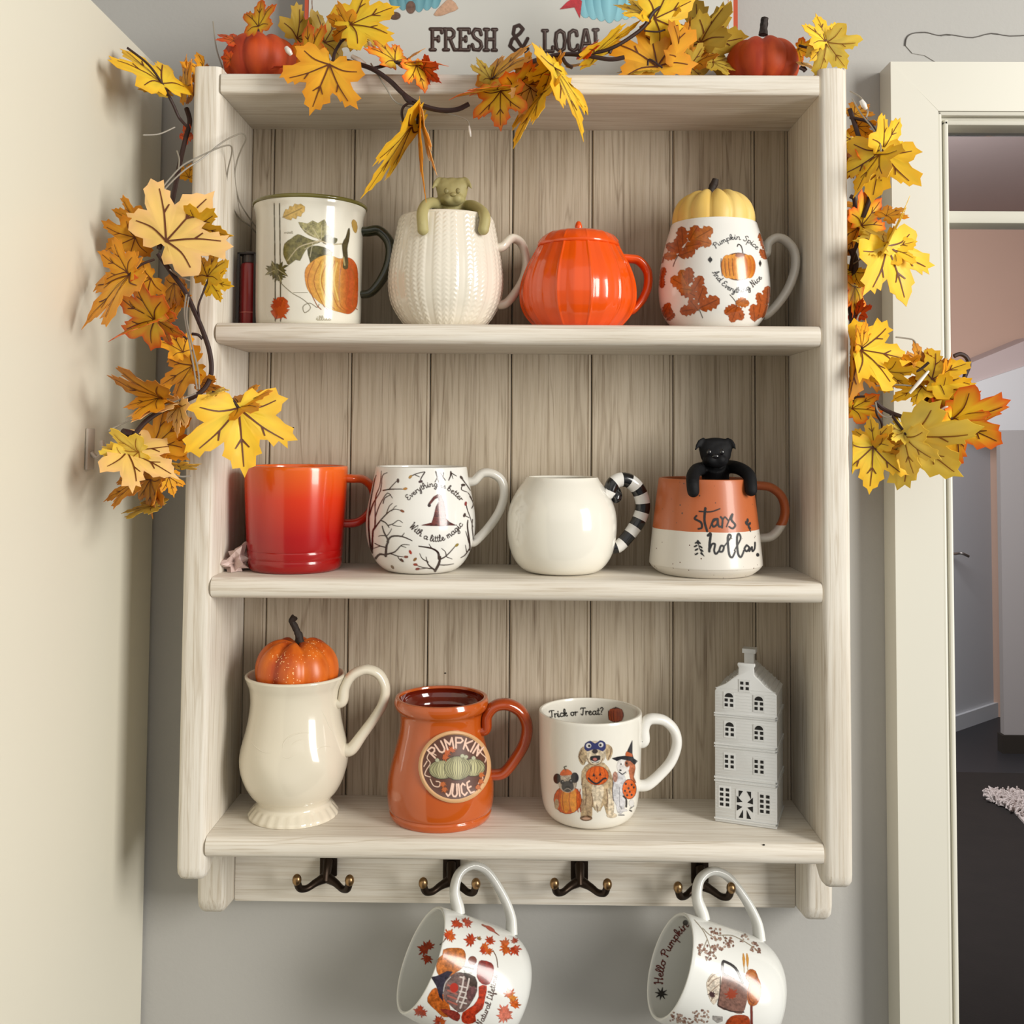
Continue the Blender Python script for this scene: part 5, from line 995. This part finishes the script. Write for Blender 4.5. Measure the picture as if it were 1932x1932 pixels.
PQ([(830,1480),(880,1390),(960,1340),(1000,1370),(990,1500),(960,1650),(910,1720),(860,1640),(840,1560)], (.62,.54,.44), 2, .7)
for pts in ([(850,1470),(900,1400),(980,1370)],[(845,1520),(910,1450),(985,1420)],[(860,1600),(920,1540),(970,1500)],[(880,1680),(920,1620),(950,1600)]): A.line([T(*p) for p in pts], 1.6, (.22,.14,.09))
A.poly(mapleshape(*T(1110,1620), 17, 1.9, 1.3), (.26,.035,.012)); A.poly(mapleshape(*T(1130,1610), 14, 2.9, 1.2), (.28,.04,.012)); A.poly(mapleshape(*T(890,1610), 9, 2.1, 1.3), (.05,.02,.02)); A.poly(mapleshape(*T(890,1610), 9, -.6, 1.3), (.05,.02,.02))
A.line([T(960,1730),T(1100,1790),T(1240,1800)], 2.2, (.03,.015,.012)); A.line([T(985,1400),T(980,1560),T(955,1720)], 1.8, (.05,.03,.025))
PQ([(1270,1370),(1310,1330),(1370,1350),(1400,1430),(1430,1500),(1430,1620),(1380,1720),(1310,1730),(1280,1660),(1280,1560),(1300,1480),(1260,1430)], (.36,.10,.02)); A.ell(*T(1360,1580), 8, 14, (.48,.17,.05)); A.ell(*T(1330,1400), 7, 6, (.46,.16,.04)); A.line([T(1290,1440),T(1360,1450),T(1410,1500)], 1.4, (.16,.03,.01)); A.line([T(1290,1550),T(1300,1660),T(1350,1710)], 1.6, (.16,.03,.01))
for x in (1235, 1275): A.line([T(x,1160),T(x+6,1220),T(x+8,1300)], [1.5,5,2], (.55,.26,.05)); A.line([T(x+8,1290),T(x+12,1370)], 1.0, (.5,.3,.1), 0)
A.line([T(1325,1740),T(1328,1932)], 4.4, (.16,.03,.02), 0); PQ([(1040,1932),(1100,1850),(1200,1830),(1290,1850),(1310,1932),(1250,1980),(1100,1980)], (.32,.05,.012)); PQ([(900,1840),(1010,1850),(1010,1900),(950,1920),(900,1880)], (.32,.30,.28), 0)
A.mk('cocoa_print', e2_); A.text('Hello Pumpkin', [T(345,1500), T(350,1130), T(640,850)], 7.6, 1.9, (.16,.02,.015), CUR)
for i in range(8): a_ = i*pi/4+.2; A.line([T(335,1600), (T(335,1600)[0]+12*cos(a_), T(335,1600)[1]+12*sin(a_))], [5.5,1], (.02,.015,.015), 0)
A.ell(*T(600,820), 5, 5, (.03,.015,.015))
A.mk('lettering', e2_)
# ------------------------------------------------------------------ top of the shelf: sign and pumpkins
ys = .088; zs0 = Z0[0]; xl_, xr_ = at(574, 60, ys).x, at(1392, 60, ys).x; zst = zs0+.20
e = empty('metal_sign', ((xl_+xr_)/2, ys, zs0), 'white metal sign with orange border, blue pumpkins and brown lettering', 'sign')
def rrect(x0, x1, z0, z1, r, n=6):
    p = []
    for cx_, cz_, a0 in ((x1-r, z0+r, -90), (x1-r, z1-r, 0), (x0+r, z1-r, 90), (x0+r, z0+r, 180)):
        for i in range(n+1): a = R(a0+90*i/n); p.append((cx_+r*cos(a), cz_+r*sin(a)))
    return p
v, f = extrude(rrect(xl_, xr_, zs0+.0005, zst, .012), 'y', ys, ys+.004); mk('border', v, f, pmat('burnt_orange_enamel', (.50,.065,.015), .35, .3), e, smooth=False)
bw = .0042; v, f = extrude(rrect(xl_+bw, xr_-bw, zs0+.0005+bw, zst-bw, .009), 'y', ys-.0006, ys+.001); pn = mk('panel', v, f, pmat('sign_white', (.60,.60,.56), .4, .2, vary=.08, vscale=12), e, smooth=False)
A = Art([pn]); bl_, bl2, bld = (.10,.36,.46), (.22,.50,.58), (.04,.18,.25)
A.line([(588,-20),(590,40),(592,150)], 1.2, (.55,.25,.12), 0); A.line([(1374,-20),(1374,150)], 1.2, (.55,.25,.12), 0)
A.mk('inner_line', e)
def bpump(cx, cy, rx, ry, n):
    for i in sorted(range(n), key=lambda i: -abs(i-(n-1)/2)):
        o = (i-(n-1)/2)/((n-1)/2); A.ell(cx+o*rx*.78, cy-abs(o)*3, rx*.30, ry*(1-.12*abs(o)), lambda X, Y, x0=cx+o*rx*.78: [bl2[k]+(bld[k]-bl2[k])*np.minimum(1, abs(X-x0)/(rx*.32))*.75 for k in range(3)])
bpump(783, -20, 48, 45, 6); A.mk('painted_pumpkin', e, M_PRINTM); bpump(1150, -12, 58, 56, 7); A.mk('painted_pumpkin', e, M_PRINTM)
A.poly([(818,28),(835,8),(850,-2),(865,16),(848,24),(832,30)], J((.62,.38,.25), .2), 2); A.ell(745, 30, 11, 7.5, J((.16,.09,.06), .4)); A.ell(775, 14, 9, 12, J((.20,.12,.09), .4))
A.poly([(1056,18),(1070,4),(1085,-6),(1098,2),(1094,35),(1084,14)], J((.42,.02,.03), .3)); A.ell(1232, 0, 6, 9, (.25,.12,.08))
A.mk('painted_leaves', e, M_PRINTM); ik = (.045,.022,.018)
A.text('FReSH', [(811,94),(870,94),(940,95)], 19.5, 6.8, ik, BLK); A.text('&', [(958,96),(980,97),(1003,97)], 24, 6.6, ik, BLK); A.text('LOcAL', [(1023,97),(1080,97),(1142,95)], 19.5, 7.0, ik, BLK)
for txt, bs, h_ in (('FReSH', [(812,93),(871,93),(941,94)], 19.5), ('LOcAL', [(1024,96),(1081,96),(1143,94)], 19.5)): A.text(txt, bs, h_*.97, .7, (.30,.24,.22), BLK)
A.mk('lettering', e, M_PRINTM)
M_PO = pump_mat('orange_velvet_pumpkin', (.36,.030,.004), (.56,.072,.006), .6, 70)
zt0 = Z0[0]
pumpkin('orange_pumpkin', 1437, 146, .046, 71, 99, M_PO, 'orange pumpkin with dark stem at the right end of the shelf top', 9, stem=([(1440,66),(1441,52),(1442,42),(1443,34)], [9,7.5,7.5,7]), zbase=zt0+.0003, amp=.05, dimple=.3, group='orange pumpkins on the shelf top')
pumpkin('orange_pumpkin', 494, 146, .046, 71, 102, M_PO, 'orange pumpkin half covered by leaves at the left end of the shelf top', 9, stem=([(487,66),(486,55),(485,48)], [8,7,6]), zbase=zt0+.0003, seed=.4, amp=.05, dimple=.3, group='orange pumpkins on the shelf top')
# ------------------------------------------------------------------ maple leaf garland
ga = empty('leaf_garland', at(760, 180, -.006), 'garland of yellow and orange artificial maple leaves draped over the shelf', 'garland')
MP = [(0,1),(.06,.88),(.17,.83),(.18,.74),(.29,.68),(.25,.56),(.26,.47),(.38,.52),(.46,.60),(.52,.55),(.62,.64),(.68,.56),(.80,.57),(.77,.45),(.79,.36),(.66,.30),(.58,.22),(.52,.16),(.62,.10),(.66,.0),(.74,-.07),(.62,-.14),(.54,-.25),(.40,-.24),(.30,-.19),(.22,-.28),(.11,-.22),(.04,-.08)]
OUT = MP+[(-x, y) for x, y in reversed(MP[1:])]
VEIN = [[(0,-.02),(0,.5),(0,.85)],[(0,0),(.30,.30),(.60,.52)],[(0,0),(-.30,.30),(-.60,.52)],[(0,0),(.28,.02),(.54,-.06)],[(0,0),(-.28,.02),(-.54,-.06)],[(0,.45),(.10,.58)],[(0,.45),(-.10,.58)],[(.3,.3),(.33,.44)],[(-.3,.3),(-.33,.44)]]
PAL = {'y': ((1.0,.76,.05),(.97,.60,.025)), 'o': ((.97,.56,.03),(.88,.38,.015)), 'b': ((.82,.44,.03),(.60,.22,.012)), 'r': ((1.0,.74,.04),(.88,.14,.010)), 'p': ((1.0,.74,.22),(1.0,.68,.30)), 'v': ((.70,.53,.08),(.62,.40,.04)), 'd': ((.85,.17,.012),(.70,.07,.01)), 'l': ((1.0,.84,.20),(1.0,.74,.08))}
leafn = [0]
def clampv(p):
    """keep leaves out of the wood, the cabinet, the casing and the wall"""
    p = p.copy()
    if zone == 'R': p.x = max(p.x, WI+PT+.0015)
    if zone == 'L' and p.y > -.003 and p.x > -.1: p.x = min(p.x, -PT-.0015)
    if zone == 'T' and lyd >= 0: p.z = max(p.z, Z0[0]+.001)
    if zone == 'T' and lyd < 0 and p.z < Z0[0]+.001: p.y = min(p.y, -.0018)
    if zone == 'T' and p.y > .083: p.y = .083
    p.x = max(p.x, xl+.0015)
    if p.x > xa-.01: p.y = min(p.y, ycf-.002)
    p.y = min(p.y, YW-.002); return p
zone = 'L'
def leaf(x, y, ang, L, ty='y', wd=1.0, yd=-.02, pitch=0, curl=.12, fold=.10, veins=True):
    """hub pixel, pointing angle, length in pixels, width factor (turned about its midrib), depth"""
    global lyd
    lyd = yd; leafn[0] += 1; random.seed(100+leafn[0]); O = at(x, y, yd); u = (at(x+50, y, yd)-at(x-50, y, yd)).length/100; S = L*u
    a = R(ang); ex = Vector((sin(a), 0, -cos(a))); ey = Vector((cos(a), 0, sin(a))); en = Vector((0,-1,0))
    ro = math.acos(max(.08, min(1, wd)))*random.choice((-1, 1)); pt = R(pitch)
    ey2 = ey*cos(pt)+en*sin(pt); en2 = en*cos(pt)-ey*sin(pt); ex2 = ex*cos(ro)+en2*sin(ro); en3 = en2*cos(ro)-ex*sin(ro)
    k1, k2 = random.uniform(.6,1.3), random.uniform(-1,1); c0_, c1_ = PAL[ty]; S2 = S/max(cos(pt), .3)
    nar = .45 if wd < .2 else 1
    def W_(p, up_=0):
        px, py = p; r2 = px*px+py*py
        z = -curl*r2*k1+fold*abs(px)+.05*k2*px*py+.03*noise.noise(Vector((px*3+leafn[0], py*3, 0)))
        return clampv(O+ex2*(px*S2*nar)+ey2*(py*S2)+en3*(z*S2*nar+up_))
    # outline jittered, filled by rings toward the hub so colour and bend can vary
    outl = [(px*(1+random.uniform(-.06,.06)), py*(1+random.uniform(-.04,.04))) for px, py in OUT]; n = len(outl)
    rings = [1.0, .86, .62, .34]; V, Cc = [], []
    for r_ in rings:
        for (px, py) in outl:
            q = (px*r_, py*r_+ .0); V.append(W_(q)); t = r_**3 if ty in 'rp' else r_**2
            nn = noise.noise(Vector((q[0]*4+leafn[0]*3, q[1]*4, 1)))*.5; t = min(1, max(0, t+nn*.5))
            g = 1+.16*noise.noise(Vector((q[0]*9, q[1]*9, leafn[0]))); Cc.append([(c0_[i]+(c1_[i]-c0_[i])*t)*g for i in range(3)])
    V.append(W_((0,.0))); Cc.append(c0_); Fc = []
    for k_ in range(len(rings)-1):
        for i in range(n): j = (i+1) % n; Fc.append((k_*n+i, k_*n+j, (k_+1)*n+j, (k_+1)*n+i))
    b_ = (len(rings)-1)*n
    for i in range(n): Fc.append((b_+i, b_+(i+1) % n, len(V)-1))
    # give the leaf thickness: a second skin
    n0 = len(V); off = en3*(-.00035); V += [p+off for p in V[:n0]]; Cc += Cc[:n0]; Fc += [tuple(i+n0 for i in reversed(q)) for q in Fc]
    for i in range(n): j = (i+1) % n; Fc.append((i, i+n0, j+n0, j))
    if veins:
        for vn in VEIN:
            P = cat([(p[0], p[1], 0) for p in vn], 4) if len(vn) > 2 else [Vector((*vn[0],0)).lerp(Vector((*vn[1],0)), t) for t in (0,.5,1)]
            for sd in (.0005, -.0008):
                s0 = len(V)
                for i, p in enumerate(P):
                    d = (P[min(i+1,len(P)-1)]-P[max(i-1,0)]).normalized(); nn = Vector((-d.y, d.x, 0)); w_ = (.012*(1-.7*i/len(P))+.003)
                    V.append(W_((p.x+nn.x*w_, p.y+nn.y*w_), sd)); V.append(W_((p.x-nn.x*w_, p.y-nn.y*w_), sd)); vc = (.16,.045,.010) if ty != 'l' else (.35,.15,.02); Cc += [vc, vc]
                    if i: q = s0+2*i; Fc.append((q-2, q-1, q+1, q))
    o = mk('leaf', V, Fc, M_LEAF, ga, cols=Cc, angle=50); return o
def vine(pts, r=.0016, yd=None):
    P = [at(p[0], p[1], p[2]) for p in pts]; return tube(P, r, seg=8, n=6)
# left drop
for a in [
 (306,158,133,112,'y',.40,-.02),(318,172,158,62,'v',.5,.0),(352,170,100,70,'o',.55,.02),(395,150,110,62,'o',.6,.03),(360,182,75,50,'b',.5,.03),(354,262,110,32,'d',.7,.02),(356,335,80,30,'o',.8,.03),
 (314,455,50,128,'p',1,-.055),(255,448,205,66,'b',.8,-.045),(262,420,160,60,'o',.7,-.035),(366,424,-22,76,'y',.55,-.045),(392,522,78,62,'y',.8,-.045),(396,530,-15,46,'y',.9,-.04),
 (245,520,222,136,'o',.62,-.09),(240,512,150,70,'o',.8,-.085),(292,604,150,100,'r',.75,-.085),(288,606,200,92,'r',.3,-.09),(296,602,-35,66,'r',.6,-.075),(285,525,210,56,'b',.9,-.05),(330,535,250,64,'b',.7,-.03),(346,560,215,60,'o',.7,-.03),
 (365,690,208,84,'o',.75,-.035),(345,665,120,56,'o',.5,-.03),(305,750,165,115,'b',.38,-.075),(300,752,190,70,'o',.6,-.07),(378,722,-22,56,'o',.5,-.035),(318,762,190,88,'p',.28,-.06),(338,764,262,60,'p',.7,-.062),(395,745,20,40,'l',.3,-.055),
 (450,770,277,130,'y',.92,-.050),(448,768,30,76,'o',.5,-.046),(290,840,40,90,'o',.8,-.05),(300,842,-20,62,'o',.7,-.052),(262,852,178,72,'l',.7,-.085),(240,852,-22,108,'p',.55,-.08),(236,862,215,50,'l',.8,-.082),(336,879,0,44,'y',.25,-.04),
 (255,912,205,70,'b',.5,-.07),(285,905,265,72,'b',.7,-.06),(300,902,250,70,'o',.45,-.055),(292,955,186,66,'v',.25,-.06),(318,900,-70,40,'o',.5,-.05)]: leaf(*a)
# along the top
zone = 'T'
for a in [
 (443,78,150,38,'d',.6,.02),(488,50,88,58,'r',.8,.002),(436,112,175,22,'d',.8,.02),(540,125,185,35,'d',.3,.01),(560,72,35,66,'v',.8,.05),(585,105,100,70,'r',.75,.01),(612,80,60,64,'v',.8,.05),
 (662,47,28,100,'y',.9,-.005),(658,50,160,50,'o',.7,.0),(668,55,-40,60,'v',.8,.03),(622,122,248,100,'o',1.0,-.022),(745,116,125,66,'r',.6,.0),(776,118,4,70,'r',.3,.0),(770,112,40,40,'o',.4,.01),(785,124,-68,56,'r',.7,-.01),(800,126,-50,44,'d',.5,-.01),
 (776,238,238,172,'y',.13,-.018),(772,236,150,20,'y',.5,-.02),(792,232,272,150,'o',.14,-.016),(797,228,282,108,'p',.16,-.014),
 (930,150,52,100,'o',.50,-.012),(925,150,115,52,'v',.6,-.01),(945,172,268,76,'r',.85,-.03),(940,168,185,92,'r',.25,-.028),(965,170,15,84,'r',.28,-.028),(1025,175,236,122,'y',.32,-.034),(1000,165,255,60,'p',.6,-.026),
 (1046,128,300,152,'y',.34,-.03),(1040,128,255,70,'y',.6,-.028),(1050,120,80,30,'o',.5,.0),(1103,104,55,40,'d',.5,.0),(1118,102,33,116,'y',.18,.0),(1080,125,10,44,'b',.4,.02),(985,140,30,50,'b',.5,.01),
 (1240,126,100,106,'o',1.0,.01),(1225,128,180,60,'v',.5,.02),(1235,35,25,92,'y',.8,.0),(1215,25,160,60,'y',.7,.0),(1285,120,75,92,'b',.6,.02),(1250,20,80,60,'y',.8,.01),(1300,125,10,50,'v',.8,.03),(1322,82,98,92,'v',.8,.03),(1325,84,8,92,'v',.75,.035),(1345,118,-10,52,'v',.7,.03),(1312,120,50,52,'b',.6,.03),
 (1506,92,-25,34,'r',.7,.03),(1512,120,-10,34,'p',.5,.02),(1557,78,104,60,'y',.9,-.005),(1560,80,-55,66,'l',.85,-.004),(1556,82,235,44,'y',.8,.0)]: leaf(*a)
# right drop
zone = 'R'
for a in [
 (1612,216,40,38,'b',.8,.03),(1618,238,320,40,'o',.6,.03),(1604,262,250,50,'y',.9,.04),(1664,285,258,98,'y',.95,.0),(1666,282,58,74,'y',.8,.004),(1660,292,232,92,'y',.35,-.004),(1612,300,290,60,'o',.7,.03),(1636,318,110,62,'r',.45,.02),
 (1625,425,48,70,'r',.8,.02),(1618,430,250,64,'o',.8,.03),(1632,392,200,44,'o',.7,.035),(1672,408,30,44,'o',.6,.01),(1674,465,292,120,'y',.9,-.005),(1672,462,62,108,'l',.16,-.008),(1668,458,170,60,'l',.7,-.002),(1680,470,20,56,'y',.9,.0),(1612,512,240,44,'y',.7,.03),
 (1612,540,272,72,'r',.6,.03),(1618,596,80,36,'d',.5,.03),(1623,660,-8,104,'y',.85,.0),(1625,655,75,56,'o',.7,.0),(1618,668,262,98,'o',.9,.01),(1672,700,-40,60,'y',.6,-.002),
 (1740,692,102,54,'b',.8,.015),(1722,686,190,44,'o',.5,.01),(1758,716,28,86,'y',.7,-.005),(1756,712,100,50,'b',.7,.012),(1740,730,200,66,'y',.5,.0),(1768,742,-22,70,'y',.8,-.008),(1757,744,245,42,'b',.7,.0),(1765,750,-80,50,'d',.6,-.002),(1775,722,60,60,'o',.5,.0),
 (1797,790,-28,112,'r',.85,-.012),(1795,788,45,76,'r',.6,-.01),(1796,792,240,62,'r',.7,-.01),(1710,820,-40,136,'l',.75,-.012),(1706,816,160,40,'l',.8,-.01),(1706,824,-80,84,'l',.5,-.01),
 (1647,843,268,88,'y',1.0,.0),(1650,840,100,58,'y',.6,.0),(1652,846,-25,58,'o',.7,.0),(1608,772,32,62,'r',.7,.02),(1604,768,200,30,'r',.8,.02)]: leaf(*a)
vb = MB()
for pts, r in (([(318,180,-.01),(328,200,-.005),(338,222,0),(352,238,0)], .0013), ([(240,90,-.03),(280,122,-.025),(306,158,-.02),(320,184,-.01)], .0010), ([(352,205,.02),(358,230,.015),(350,262,.01),(341,300,.0),(332,345,-.02),(320,400,-.045),(300,470,-.05)], .0022), ([(298,478,-.055),(322,512,-.05),(348,548,-.045),(368,590,-.045),(384,628,-.045),(395,662,-.045),(399,695,-.045),(394,720,-.045),(376,742,-.05),(340,760,-.055),(305,775,-.06),(270,800,-.07),(240,842,-.08)], .0020),
 ([(378,612,-.045),(374,580,-.046),(382,555,-.046),(394,525,-.045)], .0009), ([(362,630,-.046),(374,632,-.046),(382,640,-.045)], .0012), ([(400,740,-.05),(420,746,-.05),(438,754,-.05),(450,770,-.05)], .0013), ([(292,604,-.085),(312,606,-.075),(335,620,-.06),(352,640,-.05)], .0009), ([(243,520,-.09),(265,500,-.075),(290,490,-.06)], .0011), ([(225,828,-.08),(250,832,-.075),(262,842,-.07),(255,822,-.07),(232,815,-.08)], .0030),
 ([(644,78,.0),(632,98,-.005),(628,114,-.012),(622,124,-.02)], .0014), ([(662,50,-.005),(656,66,-.002),(645,78,0)], .0012), ([(640,112,.0),(680,122,-.005),(706,132,-.012),(735,152,-.015),(762,178,-.018),(790,196,-.018),(825,207,-.018),(860,207,-.018),(885,196,-.018)], .0021), ([(700,130,-.01),(725,124,-.005),(745,118,0),(775,122,.0)], .0015), ([(622,112,.01),(600,114,.012),(585,108,.012)], .0012), ([(762,178,-.018),(768,188,-.02),(776,194,-.02)], .0022),
 ([(885,196,-.018),(870,206,-.018)], .0014), ([(940,170,-.02),(968,152,-.018),(985,140,-.012),(960,160,-.015)], .0026), ([(930,150,-.012),(965,128,-.005),(1010,114,0),(1055,103,.0),(1100,104,.0),(1150,112,.0),(1178,108,.0)], .0019), ([(1062,110,0),(1068,120,-.01),(1080,128,-.012)], .0016), ([(1085,102,.0),(1130,98,.0),(1160,88,-.002),(1190,70,-.003),(1215,50,-.004),(1232,24,-.004),(1250,6,-.004),(1262,-15,-.004)], .0017), ([(1150,100,0),(1154,90,.0)], .0016), ([(1215,58,-.004),(1240,60,-.004),(1255,56,-.004)], .0008), ([(1222,124,.0),(1226,112,-.002),(1250,128,-.002)], .0009),
 ([(1342,130,.03),(1346,124,.03),(1360,126,.03)], .0016), ([(1508,86,.02),(1524,90,.012),(1540,90,.0),(1557,78,-.004)], .0011), ([(1512,124,.02),(1520,134,.02)], .0022), ([(1508,128,.0),(1520,134,.0)], .0012),
 ([(1603,206,.03),(1612,232,.028),(1620,258,.025),(1626,276,.02)], .0022), ([(1604,222,.03),(1618,224,.025),(1640,232,.02),(1655,255,.012),(1664,285,.0)], .0014), ([(1606,300,.03),(1640,330,.012),(1643,352,.01),(1640,378,.01),(1628,410,.015)], .0021), ([(1604,370,.03),(1612,376,.03),(1613,398,.03)], .0020), ([(1606,470,.03),(1614,500,.03),(1604,560,.035),(1608,600,.03),(1610,630,.02),(1618,648,.01),(1623,660,.0)], .0030), ([(1623,445,.015),(1610,480,.02),(1604,510,.03)], .0016),
 ([(1652,758,.0),(1668,772,.0),(1695,784,-.004),(1725,792,-.008),(1752,793,-.010),(1785,782,-.012),(1808,762,-.012),(1820,735,-.010),(1820,712,-.006),(1828,690,.0),(1824,675,.0),(1812,668,.0),(1800,672,.0)], .0019), ([(1654,760,0),(1654,780,0),(1664,800,.0),(1662,825,.0),(1647,843,.0)], .0011), ([(1680,780,-.002),(1695,800,-.008),(1710,820,-.012)], .0012), ([(1745,788,-.01),(1742,768,-.008),(1752,748,-.004),(1757,742,0)], .0014), ([(1797,790,-.012),(1786,784,-.011)], .0012), ([(1697,702,.0),(1730,700,-.004),(1752,684,-.004)], .0012), ([(1604,762,.02),(1614,750,.015),(1632,748,.012)], .0010)):
    vine(pts, r).mk('vine', M_VINE, ga)
# dark wire hanger loop on the vine
lp = tube([at(x, y, d) for x, y, d in [(762,232,-.019),(758,215,-.021),(761,202,-.022),(772,195,-.022),(784,199,-.022),(788,214,-.021),(787,234,-.019)]], .0011, seg=8); lp.mk('hanging_loop', M_VINE, ga)
# ------------------------------------------------------------------ fairy lights with clear wire
M_WIRE = pmat('clear_grey_wire', (.30,.27,.22), .3, .2); M_BULB = pmat('milky_bulb', (.78,.74,.68), .15, .4)
fl = empty('fairy_lights', at(330, 300, -.02), 'thin clear wired fairy lights wound through the leaf garland', 'string lights')
wb = MB()
for pts in ([(296,368,-.05),(318,340,-.04),(345,312,-.03),(375,296,-.022),(405,282,-.018),(425,275,-.010),(436,276,.0),(437,290,.01),(430,320,.02),(428,350,.03),(436,385,.045),(452,412,.06),(470,425,.07),(484,440,.08)],
 [(298,372,-.05),(325,342,-.04),(352,318,-.03),(380,300,-.022),(420,268,-.012),(445,255,.0),(458,252,.015),(464,262,.025),(456,280,.035),(447,305,.045),(443,335,.05),(450,375,.06),(466,405,.068),(486,432,.078)],
 [(352,555,-.05),(348,590,-.05),(356,640,-.05),(365,690,-.052),(372,735,-.055)], [(356,560,-.05),(352,600,-.05),(362,650,-.05),(374,700,-.052),(376,735,-.055)], [(320,508,-.055),(335,520,-.05),(358,530,-.046)], [(370,742,-.06),(330,758,-.065),(280,775,-.07),(240,795,-.075),(205,812,-.08)],
 [(326,892,-.06),(340,899,-.06),(360,898,-.05)], [(700,120,.0),(712,140,-.01),(728,165,-.014),(750,195,-.016),(800,206,-.016),(850,216,-.016),(880,226,-.018),(886,240,-.018)], [(1604,172,.03),(1625,185,.02),(1637,208,.015),(1634,222,.012)], [(1608,186,.03),(1625,215,.02),(1645,240,.01),(1660,268,.0),(1662,300,-.002)], [(1606,500,.03),(1622,490,.02),(1640,476,.0)], [(1612,640,.02),(1618,600,.02),(1624,590,.02)], [(1652,728,.0),(1690,726,-.006),(1720,728,-.01)], [(1652,758,-.004),(1656,775,-.004),(1670,787,-.006),(1682,785,-.006)],[(270,255,-.02),(300,253,-.01),(330,240,.0)],[(334,285,.0),(338,300,-.01),(337,318,-.015)],[(402,40,.04),(408,90,.045),(420,128,.04)],[(1690,636,.01),(1720,640,.01),(1728,648,.01)]):
    t_ = tube([at(*p) for p in pts], .0007, seg=6, n=5); t_.mk('wire', M_WIRE, fl)
for i, ((x0, y0), (x1, y1), yd, r) in enumerate((((1716,742),(1752,700),-.012,.0017),((1765,782),(1808,752),-.014,.0015),((1753,790),(1756,812),-.014,.0012),((885,238),(888,258),-.018,.0012),((664,106),(690,122),-.002,.0026),((540,90),(550,104),.005,.0028),((1625,190),(1634,206),.012,.0026),((696,80),(704,100),.0,.0022),((1366,76),(1368,84),.03,.0016),((230,865),(216,880),-.085,.0014))):
    t_ = tube([at(x0, y0, yd), at((x0+x1)/2, (y0+y1)/2, yd-.001), at(x1, y1, yd)], [r*.7, r, r*.6], seg=10, n=4); t_.mk('bulb', M_BULB, fl)
# clip on the cabinet side
cp = at(206, 830, -.030); xw = xl
e = empty('adhesive_clip', (xw, at(196,840,-.035).y, at(196,840,-.035).z), 'small translucent plastic clip stuck on the cabinet side beside the garland', 'clip')
zc_ = at(190, 840, -.03).z
v, f = box((xw+.0003, -.048, zc_-.020), (xw+.0028, -.034, zc_+.014), .001); mk('base', v, f, pmat('milky_plastic', (.66,.60,.52), .3, .2), e)
t_ = tube([Vector((xw+.0028,-.041,zc_-.006)), Vector((xw+.008,-.041,zc_-.010)), Vector((xw+.012,-.041,zc_-.004)), Vector((xw+.011,-.041,zc_+.004))], .0018, .003, seg=8, bn=(0,1,0)); t_.mk('hook', bpy.data.materials['milky_plastic'], e)
